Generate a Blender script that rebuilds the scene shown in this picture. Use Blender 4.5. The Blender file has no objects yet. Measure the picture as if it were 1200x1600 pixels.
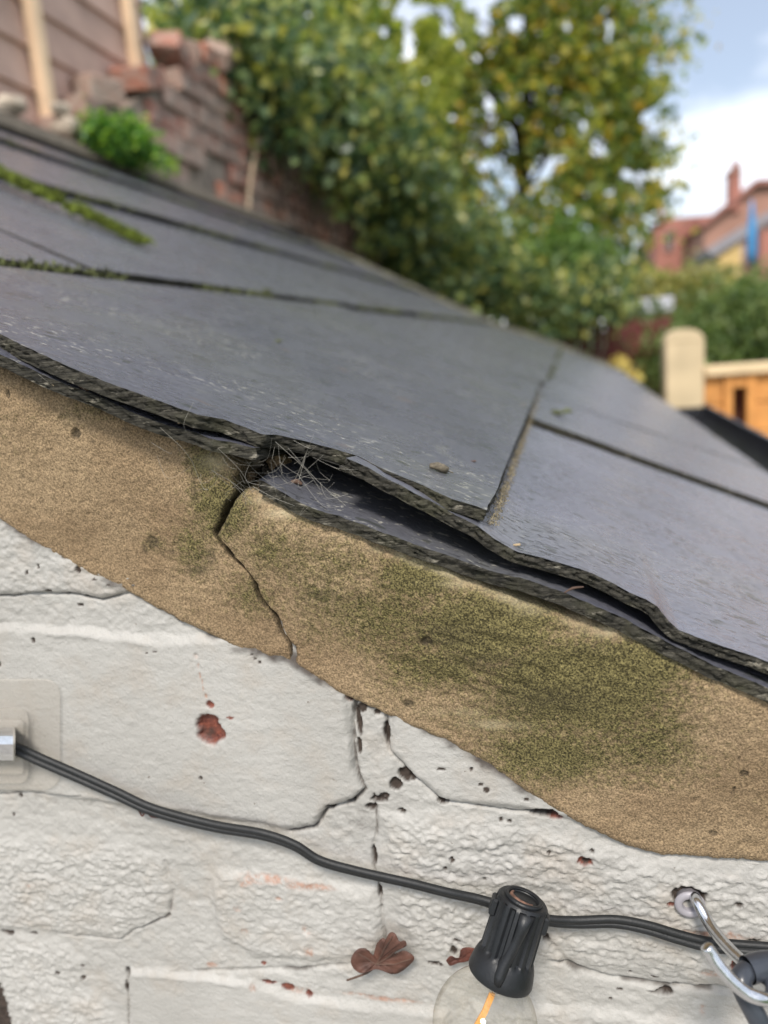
import bpy, math, random
import numpy as np
from mathutils import Vector, Matrix

# ------------------------------------------------------------------ camera, world, sun, exposure
S = bpy.context.scene
FPX, PCX, PCY = 1202.0, 600.0, 800.0            # focal length and centre of the 1200x1600 photograph
def unit(v):
    v = np.asarray(v, float); return v / np.linalg.norm(v)
_a = np.array([885 - PCX, 520 - PCY, FPX])      # vanishing point of lines running into the picture
_yn = -(_a[0] * 470 + FPX * FPX) / _a[1]
_Y = unit(_a); _Z = -unit([470, _yn, FPX]); _X = np.cross(_Y, _Z)
RC = np.array([_X, _Y, _Z])
CAM = np.array([0.0, -0.25, 0.0])
cam_d = bpy.data.cameras.new('camera')
cam = bpy.data.objects.new('camera', cam_d); S.collection.objects.link(cam); S.camera = cam
cam.matrix_world = Matrix(((RC[0, 0], -RC[0, 1], -RC[0, 2], CAM[0]),
                           (RC[1, 0], -RC[1, 1], -RC[1, 2], CAM[1]),
                           (RC[2, 0], -RC[2, 1], -RC[2, 2], CAM[2]), (0, 0, 0, 1)))
cam_d.sensor_fit = 'VERTICAL'; cam_d.sensor_height = 32.0; cam_d.lens = FPX / 1600 * 32.0
cam_d.clip_start = 0.01; cam_d.clip_end = 3000
cam_d.dof.use_dof = True; cam_d.dof.focus_distance = 0.262; cam_d.dof.aperture_fstop = cam_d.lens / 3.9
cam_d.dof.aperture_blades = 0

SUN_EL, SUN_AZ = math.radians(50), math.radians(176)      # azimuth clockwise from +y
W = bpy.data.worlds.new('World'); S.world = W; W.use_nodes = True
wn, wl = W.node_tree.nodes, W.node_tree.links
wn.clear()
w_out = wn.new('ShaderNodeOutputWorld'); w_bg = wn.new('ShaderNodeBackground')
sky = wn.new('ShaderNodeTexSky'); sky.sky_type = 'NISHITA'; sky.sun_disc = False
sky.sun_elevation = SUN_EL; sky.sun_rotation = SUN_AZ; sky.air_density = 1.0; sky.dust_density = 1.0
w_bg.inputs['Strength'].default_value = 0.11
tc = wn.new('ShaderNodeTexCoord'); mp = wn.new('ShaderNodeMapping')
mp.inputs['Scale'].default_value = (1.0, 1.0, 2.6); mp.inputs['Location'].default_value = (3.7, 1.8, 0.82)
cn = wn.new('ShaderNodeTexNoise'); cn.inputs['Scale'].default_value = 3.2; cn.inputs['Detail'].default_value = 8
cn.inputs['Roughness'].default_value = 0.55
cr = wn.new('ShaderNodeValToRGB'); cr.color_ramp.elements[0].position = 0.40; cr.color_ramp.elements[1].position = 0.60
cr.color_ramp.elements[0].color = (0.22, 0.22, 0.22, 1)
cc = wn.new('ShaderNodeMixRGB'); cc.inputs['Color2'].default_value = (11.0, 11.4, 12.3, 1)
wl.new(tc.outputs['Generated'], mp.inputs['Vector']); wl.new(mp.outputs[0], cn.inputs['Vector'])
wl.new(cn.outputs['Fac'], cr.inputs[0]); wl.new(cr.outputs[0], cc.inputs['Fac'])
wl.new(sky.outputs[0], cc.inputs['Color1']); wl.new(cc.outputs[0], w_bg.inputs['Color'])
wl.new(w_bg.outputs[0], w_out.inputs['Surface'])

sun_d = bpy.data.lights.new('sun', 'SUN'); sun = bpy.data.objects.new('sun', sun_d); S.collection.objects.link(sun)
sun_d.energy = 3.3; sun_d.angle = math.radians(12); sun_d.color = (1.0, 0.94, 0.85)
_sd = Vector((math.sin(SUN_AZ) * math.cos(SUN_EL), math.cos(SUN_AZ) * math.cos(SUN_EL), math.sin(SUN_EL)))
sun.rotation_euler = _sd.to_track_quat('Z', 'Y').to_euler()
S.view_settings.view_transform = 'Standard'; S.view_settings.look = 'None'
S.view_settings.exposure = 0.3; S.view_settings.gamma = 1.0; S.view_settings.use_curve_mapping = False
try:
    S.cycles.use_denoising = True; S.cycles.max_bounces = 8; S.cycles.transparent_max_bounces = 12
    S.cycles.sample_clamp_indirect = 6
except Exception: pass

# ------------------------------------------------------------------ helpers
rnd = random.Random(7)
rng = np.random.default_rng(11)
COL = S.collection
def rays(px):
    px = np.asarray(px, float).reshape(-1, 2)
    return (RC @ np.stack([px[:, 0] - PCX, px[:, 1] - PCY, np.full(len(px), FPX)])).T
def at(px, y):
    """photo points -> points of the real upright plane at depth y"""
    d = rays(px); t = (np.asarray(y) - CAM[1]) / d[:, 1]
    return CAM + d * np.asarray(t).reshape(-1, 1)
def on_plane(px, p0, n):
    d = rays(px); n = np.asarray(n); t = ((np.asarray(p0) - CAM) @ n) / (d @ n)
    return CAM + d * t[:, None]

def setp(o, label=None, cat=None, group=None, kind=None):
    if label: o['label'] = label
    if cat: o['category'] = cat
    if group: o['group'] = group
    if kind: o['kind'] = kind
    return o
def empty(name, loc=(0, 0, 0), **k):
    o = bpy.data.objects.new(name, None); COL.objects.link(o); o.location = loc; o.empty_display_size = 0.02
    return setp(o, **k)
def link(name, me, parent=None, **k):
    o = bpy.data.objects.new(name, me); COL.objects.link(o)
    if parent is not None:
        o.parent = parent
        o.matrix_parent_inverse = Matrix.Translation(-parent.location) if parent.parent is None else Matrix.Translation(-parent.location)
    return setp(o, **k)
def mesh_np(name, V, Q, mats, parent=None, smooth=True, midx=None, attrs=None, **k):
    """V (n,3); Q (m,4) quads or (m,3) tris"""
    me = bpy.data.meshes.new(name)
    V = np.asarray(V, np.float32); Q = np.asarray(Q, np.int32); m, w = Q.shape
    me.vertices.add(len(V)); me.vertices.foreach_set('co', V.ravel())
    me.loops.add(m * w); me.loops.foreach_set('vertex_index', Q.ravel())
    me.polygons.add(m); me.polygons.foreach_set('loop_start', np.arange(0, m * w, w, dtype=np.int32))
    try: me.polygons.foreach_set('loop_total', np.full(m, w, np.int32))
    except Exception: pass
    if smooth: me.polygons.foreach_set('use_smooth', np.ones(m, bool))
    for mt in (mats if isinstance(mats, (list, tuple)) else [mats]): me.materials.append(mt)
    if midx is not None: me.polygons.foreach_set('material_index', np.asarray(midx, np.int32))
    for an, av in (attrs or {}).items():
        a = me.color_attributes.new(an, 'FLOAT_COLOR', 'POINT'); a.data.foreach_set('color', np.asarray(av, np.float32).ravel())
    me.update(calc_edges=True)
    return link(name, me, parent, **k)
def mesh_py(name, V, F, mats, parent=None, smooth=False, midx=None, **k):
    me = bpy.data.meshes.new(name); me.from_pydata([tuple(v) for v in V], [], F)
    for mt in (mats if isinstance(mats, (list, tuple)) else [mats]): me.materials.append(mt)
    if smooth: me.polygons.foreach_set('use_smooth', [True] * len(F))
    if midx is not None: me.polygons.foreach_set('material_index', midx)
    me.update()
    return link(name, me, parent, **k)
class MB:
    """collects shapes and links them as ONE mesh object"""
    def __init__(s): s.V, s.F, s.M = [], [], []
    def add(s, V, F, m=0):
        b = len(s.V); s.V += [tuple(v) for v in V]; s.F += [tuple(i + b for i in f) for f in F]; s.M += [m] * len(F)
        return s
    def box(s, x0, x1, y0, y1, z0, z1, bev=0.0, m=0, jit=0.0):
        if bev <= 0:
            V = [(x, y, z) for x in (x0, x1) for y in (y0, y1) for z in (z0, z1)]
            F = [(0, 1, 3, 2), (4, 6, 7, 5), (0, 4, 5, 1), (2, 3, 7, 6), (0, 2, 6, 4), (1, 5, 7, 3)]
        else:
            V, F = bev_box(x0, x1, y0, y1, z0, z1, bev)
        if jit: V = [tuple(c + rnd.uniform(-jit, jit) for c in v) for v in V]
        return s.add(V, F, m)
    def prism(s, P, off, m=0):
        """outline P (3d points) extruded by vector off"""
        n = len(P); off = np.asarray(off, float); P = [np.asarray(p, float) for p in P]
        V = P + [p + off for p in P]
        F = [tuple(range(n)), tuple(range(2 * n - 1, n - 1, -1))] + [(i, i + n, (i + 1) % n + n, (i + 1) % n) for i in range(n)]
        return s.add(V, F, m)
    def tube(s, P, r, seg=8, m=0, caps=True):
        P = [np.asarray(p, float) for p in P]; n = len(P); R_ = r if hasattr(r, '__len__') else [r] * n
        t0 = unit(P[1] - P[0]); up = np.array([0, 0, 1.]) if abs(t0[2]) < .9 else np.array([1., 0, 0])
        u = unit(np.cross(t0, up)); V = []; F = []
        for i in range(n):
            t = unit(P[min(i + 1, n - 1)] - P[max(i - 1, 0)])
            u = unit(u - t * np.dot(u, t)); v = np.cross(t, u)
            for k in range(seg):
                a = 2 * math.pi * k / seg; V.append(P[i] + R_[i] * (math.cos(a) * u + math.sin(a) * v))
        for i in range(n - 1):
            for k in range(seg):
                a, b = i * seg + k, i * seg + (k + 1) % seg
                F.append((a, b, b + seg, a + seg))
        if caps: F.append(tuple(range(seg - 1, -1, -1))); F.append(tuple(range((n - 1) * seg, n * seg)))
        return s.add(V, F, m)
    def lathe(s, prof, seg=32, M=None, m=0):
        V = []; F = []
        for (r, h) in prof:
            for k in range(seg):
                a = 2 * math.pi * k / seg; p = np.array([r * math.cos(a), r * math.sin(a), h])
                V.append(M @ Vector(p) if M is not None else p)
        for i in range(len(prof) - 1):
            for k in range(seg):
                a, b = i * seg + k, i * seg + (k + 1) % seg
                F.append((a, b, b + seg, a + seg))
        return s.add(V, F, m)
    def build(s, name, mats, parent=None, smooth=False, **k):
        return mesh_py(name, s.V, s.F, mats, parent, smooth, s.M, **k)
def bev_box(x0, x1, y0, y1, z0, z1, b):
    V = []; idx = {}
    c = ((x0, x1), (y0, y1), (z0, z1))
    for sx in (0, 1):
        for sy in (0, 1):
            for sz in (0, 1):
                p = [c[0][sx], c[1][sy], c[2][sz]]; sg = [1 if q == 0 else -1 for q in (sx, sy, sz)]
                for ax in range(3):
                    q = [p[i] + (sg[i] * b if i != ax else 0) for i in range(3)]
                    idx[(sx, sy, sz, ax)] = len(V); V.append(tuple(q))
    F = []
    for ax in range(3):
        o = [i for i in range(3) if i != ax]
        for sgn in (0, 1):
            ring = []
            for (a, c2) in ((0, 0), (1, 0), (1, 1), (0, 1)):
                k = [0, 0, 0]; k[ax] = sgn; k[o[0]] = a; k[o[1]] = c2; ring.append(idx[(*k, ax)])
            F.append(tuple(ring))
        for (a, c2) in ((0, 0), (0, 1), (1, 0), (1, 1)):       # edges running along ax
            k0 = [0, 0, 0]; k0[o[0]] = a; k0[o[1]] = c2; k1 = list(k0); k0[ax] = 0; k1[ax] = 1
            F.append((idx[(*k0, o[0])], idx[(*k1, o[0])], idx[(*k1, o[1])], idx[(*k0, o[1])]))
    for sx in (0, 1):
        for sy in (0, 1):
            for sz in (0, 1): F.append(tuple(idx[(sx, sy, sz, a)] for a in range(3)))
    # orient outward
    cen = np.array([(x0 + x1) / 2, (y0 + y1) / 2, (z0 + z1) / 2]); G = []
    for f in F:
        p = [np.array(V[i]) for i in f]; n = np.cross(p[1] - p[0], p[2] - p[0])
        G.append(f if np.dot(n, sum(p) / len(p) - cen) > 0 else tuple(reversed(f)))
    return V, G
def spline(P, n=8):
    P = [np.asarray(p, float) for p in P]; out = []
    for i in range(len(P) - 1):
        p0, p1, p2, p3 = P[max(i - 1, 0)], P[i], P[i + 1], P[min(i + 2, len(P) - 1)]
        for k in range(n):
            t = k / n
            out.append(0.5 * ((2 * p1) + (-p0 + p2) * t + (2 * p0 - 5 * p1 + 4 * p2 - p3) * t * t + (-p0 + 3 * p1 - 3 * p2 + p3) * t ** 3))
    out.append(P[-1]); return out
# 2D value noise on arrays
_tab = rng.random((64, 256, 256)).astype(np.float32)
def vn(x, y, sc, seed=0):
    T = _tab[seed % 64]; x = x * sc + 37.3 * seed; y = y * sc + 11.7 * seed
    xi = np.floor(x).astype(int); yi = np.floor(y).astype(int); fx = x - xi; fy = y - yi
    fx = fx * fx * (3 - 2 * fx); fy = fy * fy * (3 - 2 * fy)
    a = T[xi & 255, yi & 255]; b = T[(xi + 1) & 255, yi & 255]; c = T[xi & 255, (yi + 1) & 255]; d = T[(xi + 1) & 255, (yi + 1) & 255]
    return (a * (1 - fx) + b * fx) * (1 - fy) + (c * (1 - fx) + d * fx) * fy
def fbm(x, y, sc, seed=0, oc=4, g=.5):
    s = 0; a = 1; t = 0
    for o in range(oc):
        s = s + a * (vn(x, y, sc * 2 ** o, seed + o) - .5); t += a; a *= g
    return s / t * 2
def sstep(a, b, x):
    t = np.clip((x - a) / (b - a), 0, 1); return t * t * (3 - 2 * t)
def sd_poly(x, z, P):
    """signed distance to polygon, negative inside"""
    P = np.asarray(P); d = np.full(x.shape, 1e9); ins = np.zeros(x.shape, bool); n = len(P)
    for i in range(n):
        ax, az = P[i]; bx, bz = P[(i + 1) % n]; ex, ez = bx - ax, bz - az
        t = np.clip(((x - ax) * ex + (z - az) * ez) / (ex * ex + ez * ez + 1e-12), 0, 1)
        d = np.minimum(d, (x - ax - t * ex) ** 2 + (z - az - t * ez) ** 2)
        c = ((az > z) != (bz > z)) & (x < (bx - ax) * (z - az) / (bz - az + 1e-15) + ax); ins ^= c
    d = np.sqrt(d); return np.where(ins, -d, d)
def d_line(x, z, P):
    P = np.asarray(P); d = np.full(x.shape, 1e9)
    for i in range(len(P) - 1):
        ax, az = P[i]; bx, bz = P[i + 1]; ex, ez = bx - ax, bz - az
        t = np.clip(((x - ax) * ex + (z - az) * ez) / (ex * ex + ez * ez + 1e-12), 0, 1)
        d = np.minimum(d, (x - ax - t * ex) ** 2 + (z - az - t * ez) ** 2)
    return np.sqrt(d)

# ------------------------------------------------------------------ materials
class NT:
    def __init__(s, name, rough=.6, spec=.5):
        s.m = bpy.data.materials.new(name); s.m.use_nodes = True; s.n = s.m.node_tree.nodes; s.l = s.m.node_tree.links
        s.b = s.n['Principled BSDF']; s.b.inputs['Roughness'].default_value = rough
        s.b.inputs['Specular IOR Level'].default_value = spec; s._oc = None
    def coord(s, scale=(1, 1, 1), rot=(0, 0, 0), loc=(0, 0, 0)):
        if s._oc is None: s._oc = s.n.new('ShaderNodeTexCoord')
        q = s.n.new('ShaderNodeMapping'); q.inputs['Scale'].default_value = scale; q.inputs['Rotation'].default_value = rot
        q.inputs['Location'].default_value = loc
        s.l.new(s._oc.outputs['Object'], q.inputs[0]); return q.outputs[0]
    def noise(s, sc, det=4, ro=.5, vec=None, dist=0):
        q = s.n.new('ShaderNodeTexNoise'); q.inputs['Scale'].default_value = sc; q.inputs['Detail'].default_value = det
        q.inputs['Roughness'].default_value = ro; q.inputs['Distortion'].default_value = dist
        s.l.new(vec if vec is not None else s.coord(), q.inputs['Vector']); return q.outputs['Fac']
    def voro(s, sc, vec=None, feat='F1', out='Distance'):
        q = s.n.new('ShaderNodeTexVoronoi'); q.feature = feat; q.inputs['Scale'].default_value = sc
        s.l.new(vec if vec is not None else s.coord(), q.inputs['Vector']); return q.outputs[out]
    def ramp(s, f, stops):
        q = s.n.new('ShaderNodeValToRGB'); e = q.color_ramp.elements
        while len(e) < len(stops): e.new(.5)
        for k, (p, c) in enumerate(stops):
            e[k].position = p; e[k].color = (*c, 1) if hasattr(c, '__len__') else (c, c, c, 1)
        s.l.new(f, q.inputs[0]); return q.outputs[0]
    def mix(s, f, a, b, mode='MIX'):
        q = s.n.new('ShaderNodeMixRGB'); q.blend_type = mode
        for sock, v in ((q.inputs[0], f), (q.inputs[1], a), (q.inputs[2], b)):
            if hasattr(v, 'is_output') or isinstance(v, bpy.types.NodeSocket): s.l.new(v, sock)
            elif hasattr(v, '__len__'): sock.default_value = (*v, 1)
            elif sock == q.inputs[0]: sock.default_value = v
            else: sock.default_value = (v, v, v, 1)
        return q.outputs[0]
    def math(s, op, a, b=0.0):
        q = s.n.new('ShaderNodeMath'); q.operation = op
        for sock, v in ((q.inputs[0], a), (q.inputs[1], b)):
            if isinstance(v, bpy.types.NodeSocket): s.l.new(v, sock)
            else: sock.default_value = v
        return q.outputs[0]
    def attr(s, name):
        q = s.n.new('ShaderNodeAttribute'); q.attribute_name = name
        c = s.n.new('ShaderNodeSeparateColor'); s.l.new(q.outputs['Color'], c.inputs[0]); return c.outputs
    def bump(s, h, dist, st=1.0, prev=None):
        q = s.n.new('ShaderNodeBump'); q.inputs['Distance'].default_value = dist; q.inputs['Strength'].default_value = st
        s.l.new(h, q.inputs['Height'])
        if prev is not None: s.l.new(prev, q.inputs['Normal'])
        return q.outputs[0]
    def out(s, col=None, rough=None, normal=None):
        if col is not None:
            if isinstance(col, bpy.types.NodeSocket): s.l.new(col, s.b.inputs['Base Color'])
            else: s.b.inputs['Base Color'].default_value = (*col, 1)
        if rough is not None: s.l.new(rough, s.b.inputs['Roughness'])
        if normal is not None: s.l.new(normal, s.b.inputs['Normal'])
        return s.m
def plain(name, col, rough=.6, var=.25, sc=20, metal=0, bump=0, bsc=None):
    t = NT(name, rough); n = t.noise(sc, 4)
    c = t.mix(t.ramp(n, [(.3, 0.), (.7, 1.)]), tuple(x * (1 - var) for x in col), tuple(min(1, x * (1 + var)) for x in col))
    t.b.inputs['Metallic'].default_value = metal
    nm = t.bump(t.noise(bsc or sc * 4, 3), bump) if bump else None
    return t.out(c, None, nm)

def m_slate(name, pits=0.0, flecks=1.0, tint=1.0):
    t = NT(name, .42, .55)
    sl = t.coord((230, 420, 230)); big = t.noise(9, 4)
    c = t.mix(t.ramp(big, [(.3, 0.), (.7, 1.)]), (.047 * tint, .049 * tint, .067 * tint), (.074 * tint, .075 * tint, .096 * tint))
    fine = t.noise(1, 5, .65, t.coord((420, 900, 420)))
    c = t.mix(t.ramp(fine, [(.35, 0.), (.68, .8)]), c, (.115 * tint, .116 * tint, .140 * tint))
    # pale lichen flecks and scuffs, longer down the slope
    fl = t.noise(1, 3, .6, sl, .4)
    area = t.ramp(t.noise(13, 4), [(.46, 0.), (.64, 1.)])
    fm = t.mix(1.0, t.ramp(fl, [(.60, 0.), (.66, .9)]), area, 'MULTIPLY')
    fm = t.mix(1.0, fm, flecks, 'MULTIPLY')
    c = t.mix(fm, c, (.40, .385, .34))
    fl2 = t.noise(1, 4, .7, t.coord((45, 60, 45)), .8)
    c = t.mix(t.ramp(fl2, [(.60, 0.), (.76, .4 * flecks)]), c, (.22, .22, .20))
    # dark damp spots
    dv = t.noise(1, 2, .4, t.coord((95, 170, 95), loc=(3, 1, 2)))
    dk = t.ramp(dv, [(.675, 0.), (.70, .75)])
    c = t.mix(dk, c, (.03, .033, .03))
    ru = t.noise(1, 2, .4, t.coord((40, 70, 40), loc=(9, 4, 2)))
    c = t.mix(t.ramp(ru, [(.72, 0.), (.80, .5)]), c, (.16, .085, .05))
    gd = t.ramp(t.noise(5, 5, .6), [(.52, 0.), (.75, .5)])
    c = t.mix(gd, c, (.11, .115, .09))
    h = t.noise(1, 6, .6, t.coord((130, 260, 130)))
    nm = t.bump(h, .0007, .8)
    nm = t.bump(fine, .00025, .8, nm)
    if pits:
        pv = t.noise(1, 2, .5, t.coord((210, 620, 210), loc=(1, 7, 3)))
        pm = t.mix(1., t.ramp(pv, [(.60, 0.), (.635, 1.)]), t.ramp(t.noise(22, 3), [(.42, 0.), (.58, 1.)]), 'MULTIPLY')
        c = t.mix(t.math('MULTIPLY', pm, pits), c, (.045, .045, .05))
        inv = t.math('SUBTRACT', 1., pm); nm = t.bump(inv, .0006, 1, nm)
    r = t.ramp(t.noise(1, 4, .6, t.coord((60, 60, 60))), [(.3, .20), (.7, .36)])
    return t.out(c, r, nm)
M = {}
M['slate'] = m_slate('slate_face')
M['slate_pitted'] = m_slate('slate_pitted_face', .9, .4, 1.45)  # paler tint carries the stronger sky reflection at right
M['slate_far'] = m_slate('slate_weathered_face', 0, .8, 1.1)
M['slate_dirty'] = m_slate('slate_dirty_face', .8, 1.4, 1.0)
for _l in list(M['slate_dirty'].node_tree.links):
    if _l.to_socket.name == 'Roughness': M['slate_dirty'].node_tree.links.remove(_l)
M['slate_dirty'].node_tree.nodes['Principled BSDF'].inputs['Roughness'].default_value = .62
def m_edge():
    t = NT('slate_broken_edge', .85, .25)
    lay = t.noise(1, 5, .7, t.coord((45, 120, 1500), (0, math.radians(-25), 0)), .25)
    c = t.mix(t.ramp(lay, [(.35, 0.), (.62, 1.)]), (.007, .007, .006), (.075, .069, .055))
    n2 = t.noise(70, 4, .6); c = t.mix(t.ramp(n2, [(.5, 0.), (.68, .6)]), c, (.060, .058, .034))
    n3 = t.noise(1, 4, .65, t.coord((90, 160, 420), (0, math.radians(-25), 0))); c = t.mix(t.ramp(n3, [(.60, 0.), (.70, .8)]), c, (.34, .31, .25))
    nm = t.bump(lay, .0012, 1); nm = t.bump(t.noise(900, 3), .0004, 1, nm)
    return t.out(c, None, nm)
M['edge'] = m_edge()

def m_paint():
    t = NT('white_masonry_paint', .55, .45)
    a = t.attr('mark')         # r red brick showing, g dirt, dark holes, deep relief, b dusty orange
    big = t.noise(14, 5, .6)
    c = t.mix(t.ramp(big, [(.3, 0.), (.7, 1.)]), (.345, .332, .310), (.415, .402, .380))
    c = t.mix(t.ramp(t.noise(45, 4, .65), [(.50, 0.), (.75, .5)]), c, (.35, .295, .24))
    sp = t.noise(330, 3, .6)
    c = t.mix(t.math('MULTIPLY', t.ramp(sp, [(.735, 0.), (.765, 1.)]), .75), c, (.10, .075, .05))
    c = t.mix(t.math('MULTIPLY', a[2], t.ramp(t.noise(300, 4, .7), [(.38, 0.), (.62, 1.)])), c, (.36, .18, .115))
    rb = t.mix(t.ramp(t.noise(420, 4, .7), [(.35, 0.), (.65, 1.)]), (.060, .014, .010), (.22, .065, .040))  # brick red deepened to carry the shade inside holes
    c = t.mix(a[0], c, rb)
    c = t.mix(a[1], c, t.mix(t.noise(600, 3), (.015, .011, .008), (.07, .05, .04)))
    fine = t.noise(900, 4, .65); mid = t.noise(260, 4, .6)
    nm = t.bump(mid, .0010, .6); nm = t.bump(fine, .00045, .8, nm)
    r = t.mix(a[1], t.ramp(mid, [(.3, .34), (.7, .62)]), .95)
    return t.out(c, r, nm)
M['paint'] = m_paint()
def m_sand():
    t = NT('sandy_mortar', .9, .2)
    a = t.attr('mark')        # r moss, g dark marks and painted slate shade, b pale and painted arris light
    g1 = t.noise(1500, 3, .7); g2 = t.noise(520, 4, .65); big = t.noise(22, 5, .6)
    c = t.mix(t.ramp(big, [(.3, 0.), (.7, 1.)]), (.225, .155, .090), (.335, .245, .148))
    c = t.mix(t.ramp(g1, [(.36, 0.), (.66, 1.)]), t.mix(1., c, .52, 'MULTIPLY'), t.mix(1., c, 1.55, 'MULTIPLY'))
    ms = t.math('ADD', t.math('MULTIPLY', a[0], 1.15), t.math('MULTIPLY', t.math('SUBTRACT', g2, .5), 1.5))
    mg = t.mix(t.ramp(g1, [(.4, 0.), (.7, 1.)]), (.022, .021, .008), (.29, .25, .10))
    c = t.mix(t.ramp(ms, [(.16, 0.), (.70, .92)]), c, mg)
    c = t.mix(t.math('MULTIPLY', a[2], t.ramp(g2, [(.3, .4), (.65, 1.)])), c, (.68, .57, .38))
    c = t.mix(t.math('MULTIPLY', a[1], t.ramp(g1, [(.25, 1.), (.75, .55)])), c, (.045, .036, .025))
    nm = t.bump(g2, .0012, .8); nm = t.bump(g1, .0007, .8, nm)
    return t.out(c, None, nm)
M['sand'] = m_sand()
M['core'] = plain('rough_mortar_core', (.10, .085, .065), .95, .5, 90, bump=.002, bsc=300)
M['black'] = plain('black_rubber', (.007, .008, .009), .55, .35, 300, bump=.00012, bsc=1500)
M['socket'] = plain('black_plastic', (.007, .008, .010), .46, .3, 200, bump=.00008, bsc=1200)
M['dkplastic'] = plain('dark_grey_plastic', (.040, .046, .058), .28, .15, 100)
M['rust'] = plain('rusty_screw_top', (.16, .085, .06), .8, .5, 500)
M['steel'] = plain('zinc_plated_steel', (.62, .63, .65), .22, .12, 400, metal=1, bump=.00004, bsc=900)
M['nylon'] = plain('grey_nylon', (.30, .285, .31), .4, .05, 80)
M['leaf_dry'] = plain('dry_brown_leaf', (.085, .036, .024), .65, .45, 160, bump=.0004, bsc=420)
M['leaf_dry2'] = plain('dry_red_leaf', (.10, .030, .020), .6, .45, 160, bump=.0004, bsc=420)
M['moss'] = plain('green_moss', (.13, .165, .020), .9, .6, 90)
M['moss_dark'] = plain('dark_moss', (.075, .085, .028), .95, .6, 90)
M['straw'] = plain('dry_straw', (.36, .27, .16), .8, .4, 200)
M['straw2'] = plain('sandy_grit', (.22, .185, .12), .95, .5, 300)
M['husk'] = plain('grey_brown_husk', (.12, .10, .07), .8, .5, 900)
M['twig'] = plain('brown_twig', (.085, .05, .035), .85, .5, 120)
M['web'] = plain('cobweb', (.26, .245, .21), .7, .3, 100)
M['stone'] = plain('pale_rubble', (.42, .36, .29), .9, .4, 15, bump=.006, bsc=40)
M['verge'] = plain('mossy_verge_mortar', (.13, .125, .09), .9, .5, 12, bump=.006, bsc=40)
M['gutter'] = plain('black_gutter_plastic', (.018, .019, .024), .45, .3, 12)
M['filament'] = plain('amber_filament', (.72, .31, .04), .6, .2, 900)
M['fence'] = plain('pinkish_fence_board', (.50, .34, .275), .85, .2, 9, bump=.002, bsc=60)  # board and batten colours lifted to carry sunlight
M['batten'] = plain('pale_batten', (.80, .58, .38), .8, .15, 12)
M['orange_wood'] = plain('orange_fence_board', (.58, .26, .07), .75, .25, 9)
M['cap_wood'] = plain('pale_cap_timber', (.66, .50, .30), .75, .12, 8)
M['post'] = plain('cream_post', (.58, .46, .29), .8, .14, 9)
M['redfence'] = plain('dark_red_fence_board', (.13, .035, .03), .85, .3, 6)
M['dark'] = plain('slot_darkness_board', (.10, .035, .02), .9, .3, 8)
def m_brick():
    t = NT('old_red_brick', .9, .2)
    oi = t.n.new('ShaderNodeObjectInfo'); r = oi.outputs['Random']
    c = t.ramp(r, [(0., (.46, .16, .09)), (.3, (.36, .16, .12)), (.5, (.40, .27, .215)), (.7, (.20, .10, .08)), (.85, (.50, .20, .11)), (1., (.44, .36, .31))])
    c = t.mix(t.ramp(t.noise(28, 5, .65), [(.40, 0.), (.62, .85)]), c, (.40, .33, .28))
    c = t.mix(t.ramp(t.noise(11, 4, .6), [(.5, 0.), (.75, .8)]), c, (.07, .05, .04))
    return t.out(c, None, t.bump(t.noise(70, 4), .006))
M['brick'] = m_brick()
M['old_mortar'] = plain('old_grey_mortar', (.26, .21, .17), .95, .45, 22, bump=.008, bsc=60)
M['house_brick'] = plain('red_house_brick', (.34, .145, .11), .9, .2, 1.2)  # house reds dulled in the colour for distance haze
M['house_brick2'] = plain('brown_house_brick', (.33, .18, .135), .9, .2, 1.2)
M['roof_red'] = plain('red_roof', (.34, .15, .12), .85, .2, 1.2)
M['roof_grey'] = plain('grey_house_roof', (.25, .24, .26), .8, .15, 1.)
M['yellow'] = plain('yellow_render', (.62, .45, .19), .9, .1, 1.5)
M['render_pink'] = plain('pale_render', (.50, .40, .35), .9, .1, 1.5)
M['blue'] = plain('blue_cover', (.05, .24, .50), .6, .2, 2)
M['white'] = plain('white_roofing', (.66, .66, .74), .7, .08, 2)
M['pane'] = plain('dark_window_glass', (.03, .035, .04), .1, .1, 2)
M['grass'] = plain('garden_grass', (.05, .085, .025), .95, .5, 2.5, bump=.03, bsc=20)
M['patio'] = plain('garden_path_slabs', (.34, .32, .29), .9, .25, 3)
M['bark'] = plain('bark', (.13, .10, .075), .95, .4, 20, bump=.01, bsc=60)
M['pale_stem'] = plain('pale_ivy_stem', (.38, .29, .20), .9, .3, 30, bump=.004, bsc=90)
def m_leaf(name, stops, trans=.35, rough=.45):
    t = NT(name, rough, .4)
    g = t.n.new('ShaderNodeNewGeometry'); c = t.ramp(g.outputs['Random Per Island'], stops)
    tr = t.n.new('ShaderNodeBsdfTranslucent'); t.l.new(t.mix(1., c, (1.5, 1.6, .8), 'MULTIPLY'), tr.inputs[0])
    mx = t.n.new('ShaderNodeMixShader'); mx.inputs[0].default_value = trans
    t.out(c); t.l.new(t.b.outputs[0], mx.inputs[1]); t.l.new(tr.outputs[0], mx.inputs[2])
    t.l.new(mx.outputs[0], t.n['Material Output'].inputs[0]); return t.m
M['ivy'] = m_leaf('ivy_leaves', [(0., (.035, .07, .04)), (.4, (.10, .16, .075)), (.68, (.21, .27, .10)), (.86, (.36, .38, .11)), (1., (.52, .46, .13))], .3, .35)
M['tree'] = m_leaf('tree_leaves', [(0., (.06, .11, .045)), (.3, (.13, .19, .065)), (.55, (.25, .31, .085)), (.78, (.46, .44, .12)), (.92, (.58, .44, .09)), (1., (.60, .36, .06))], .5, .35)
M['lime'] = m_leaf('yellow_green_leaves', [(0., (.12, .17, .045)), (.4, (.26, .31, .07)), (.8, (.46, .46, .11)), (1., (.60, .52, .14))], .5, .35)
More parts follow.
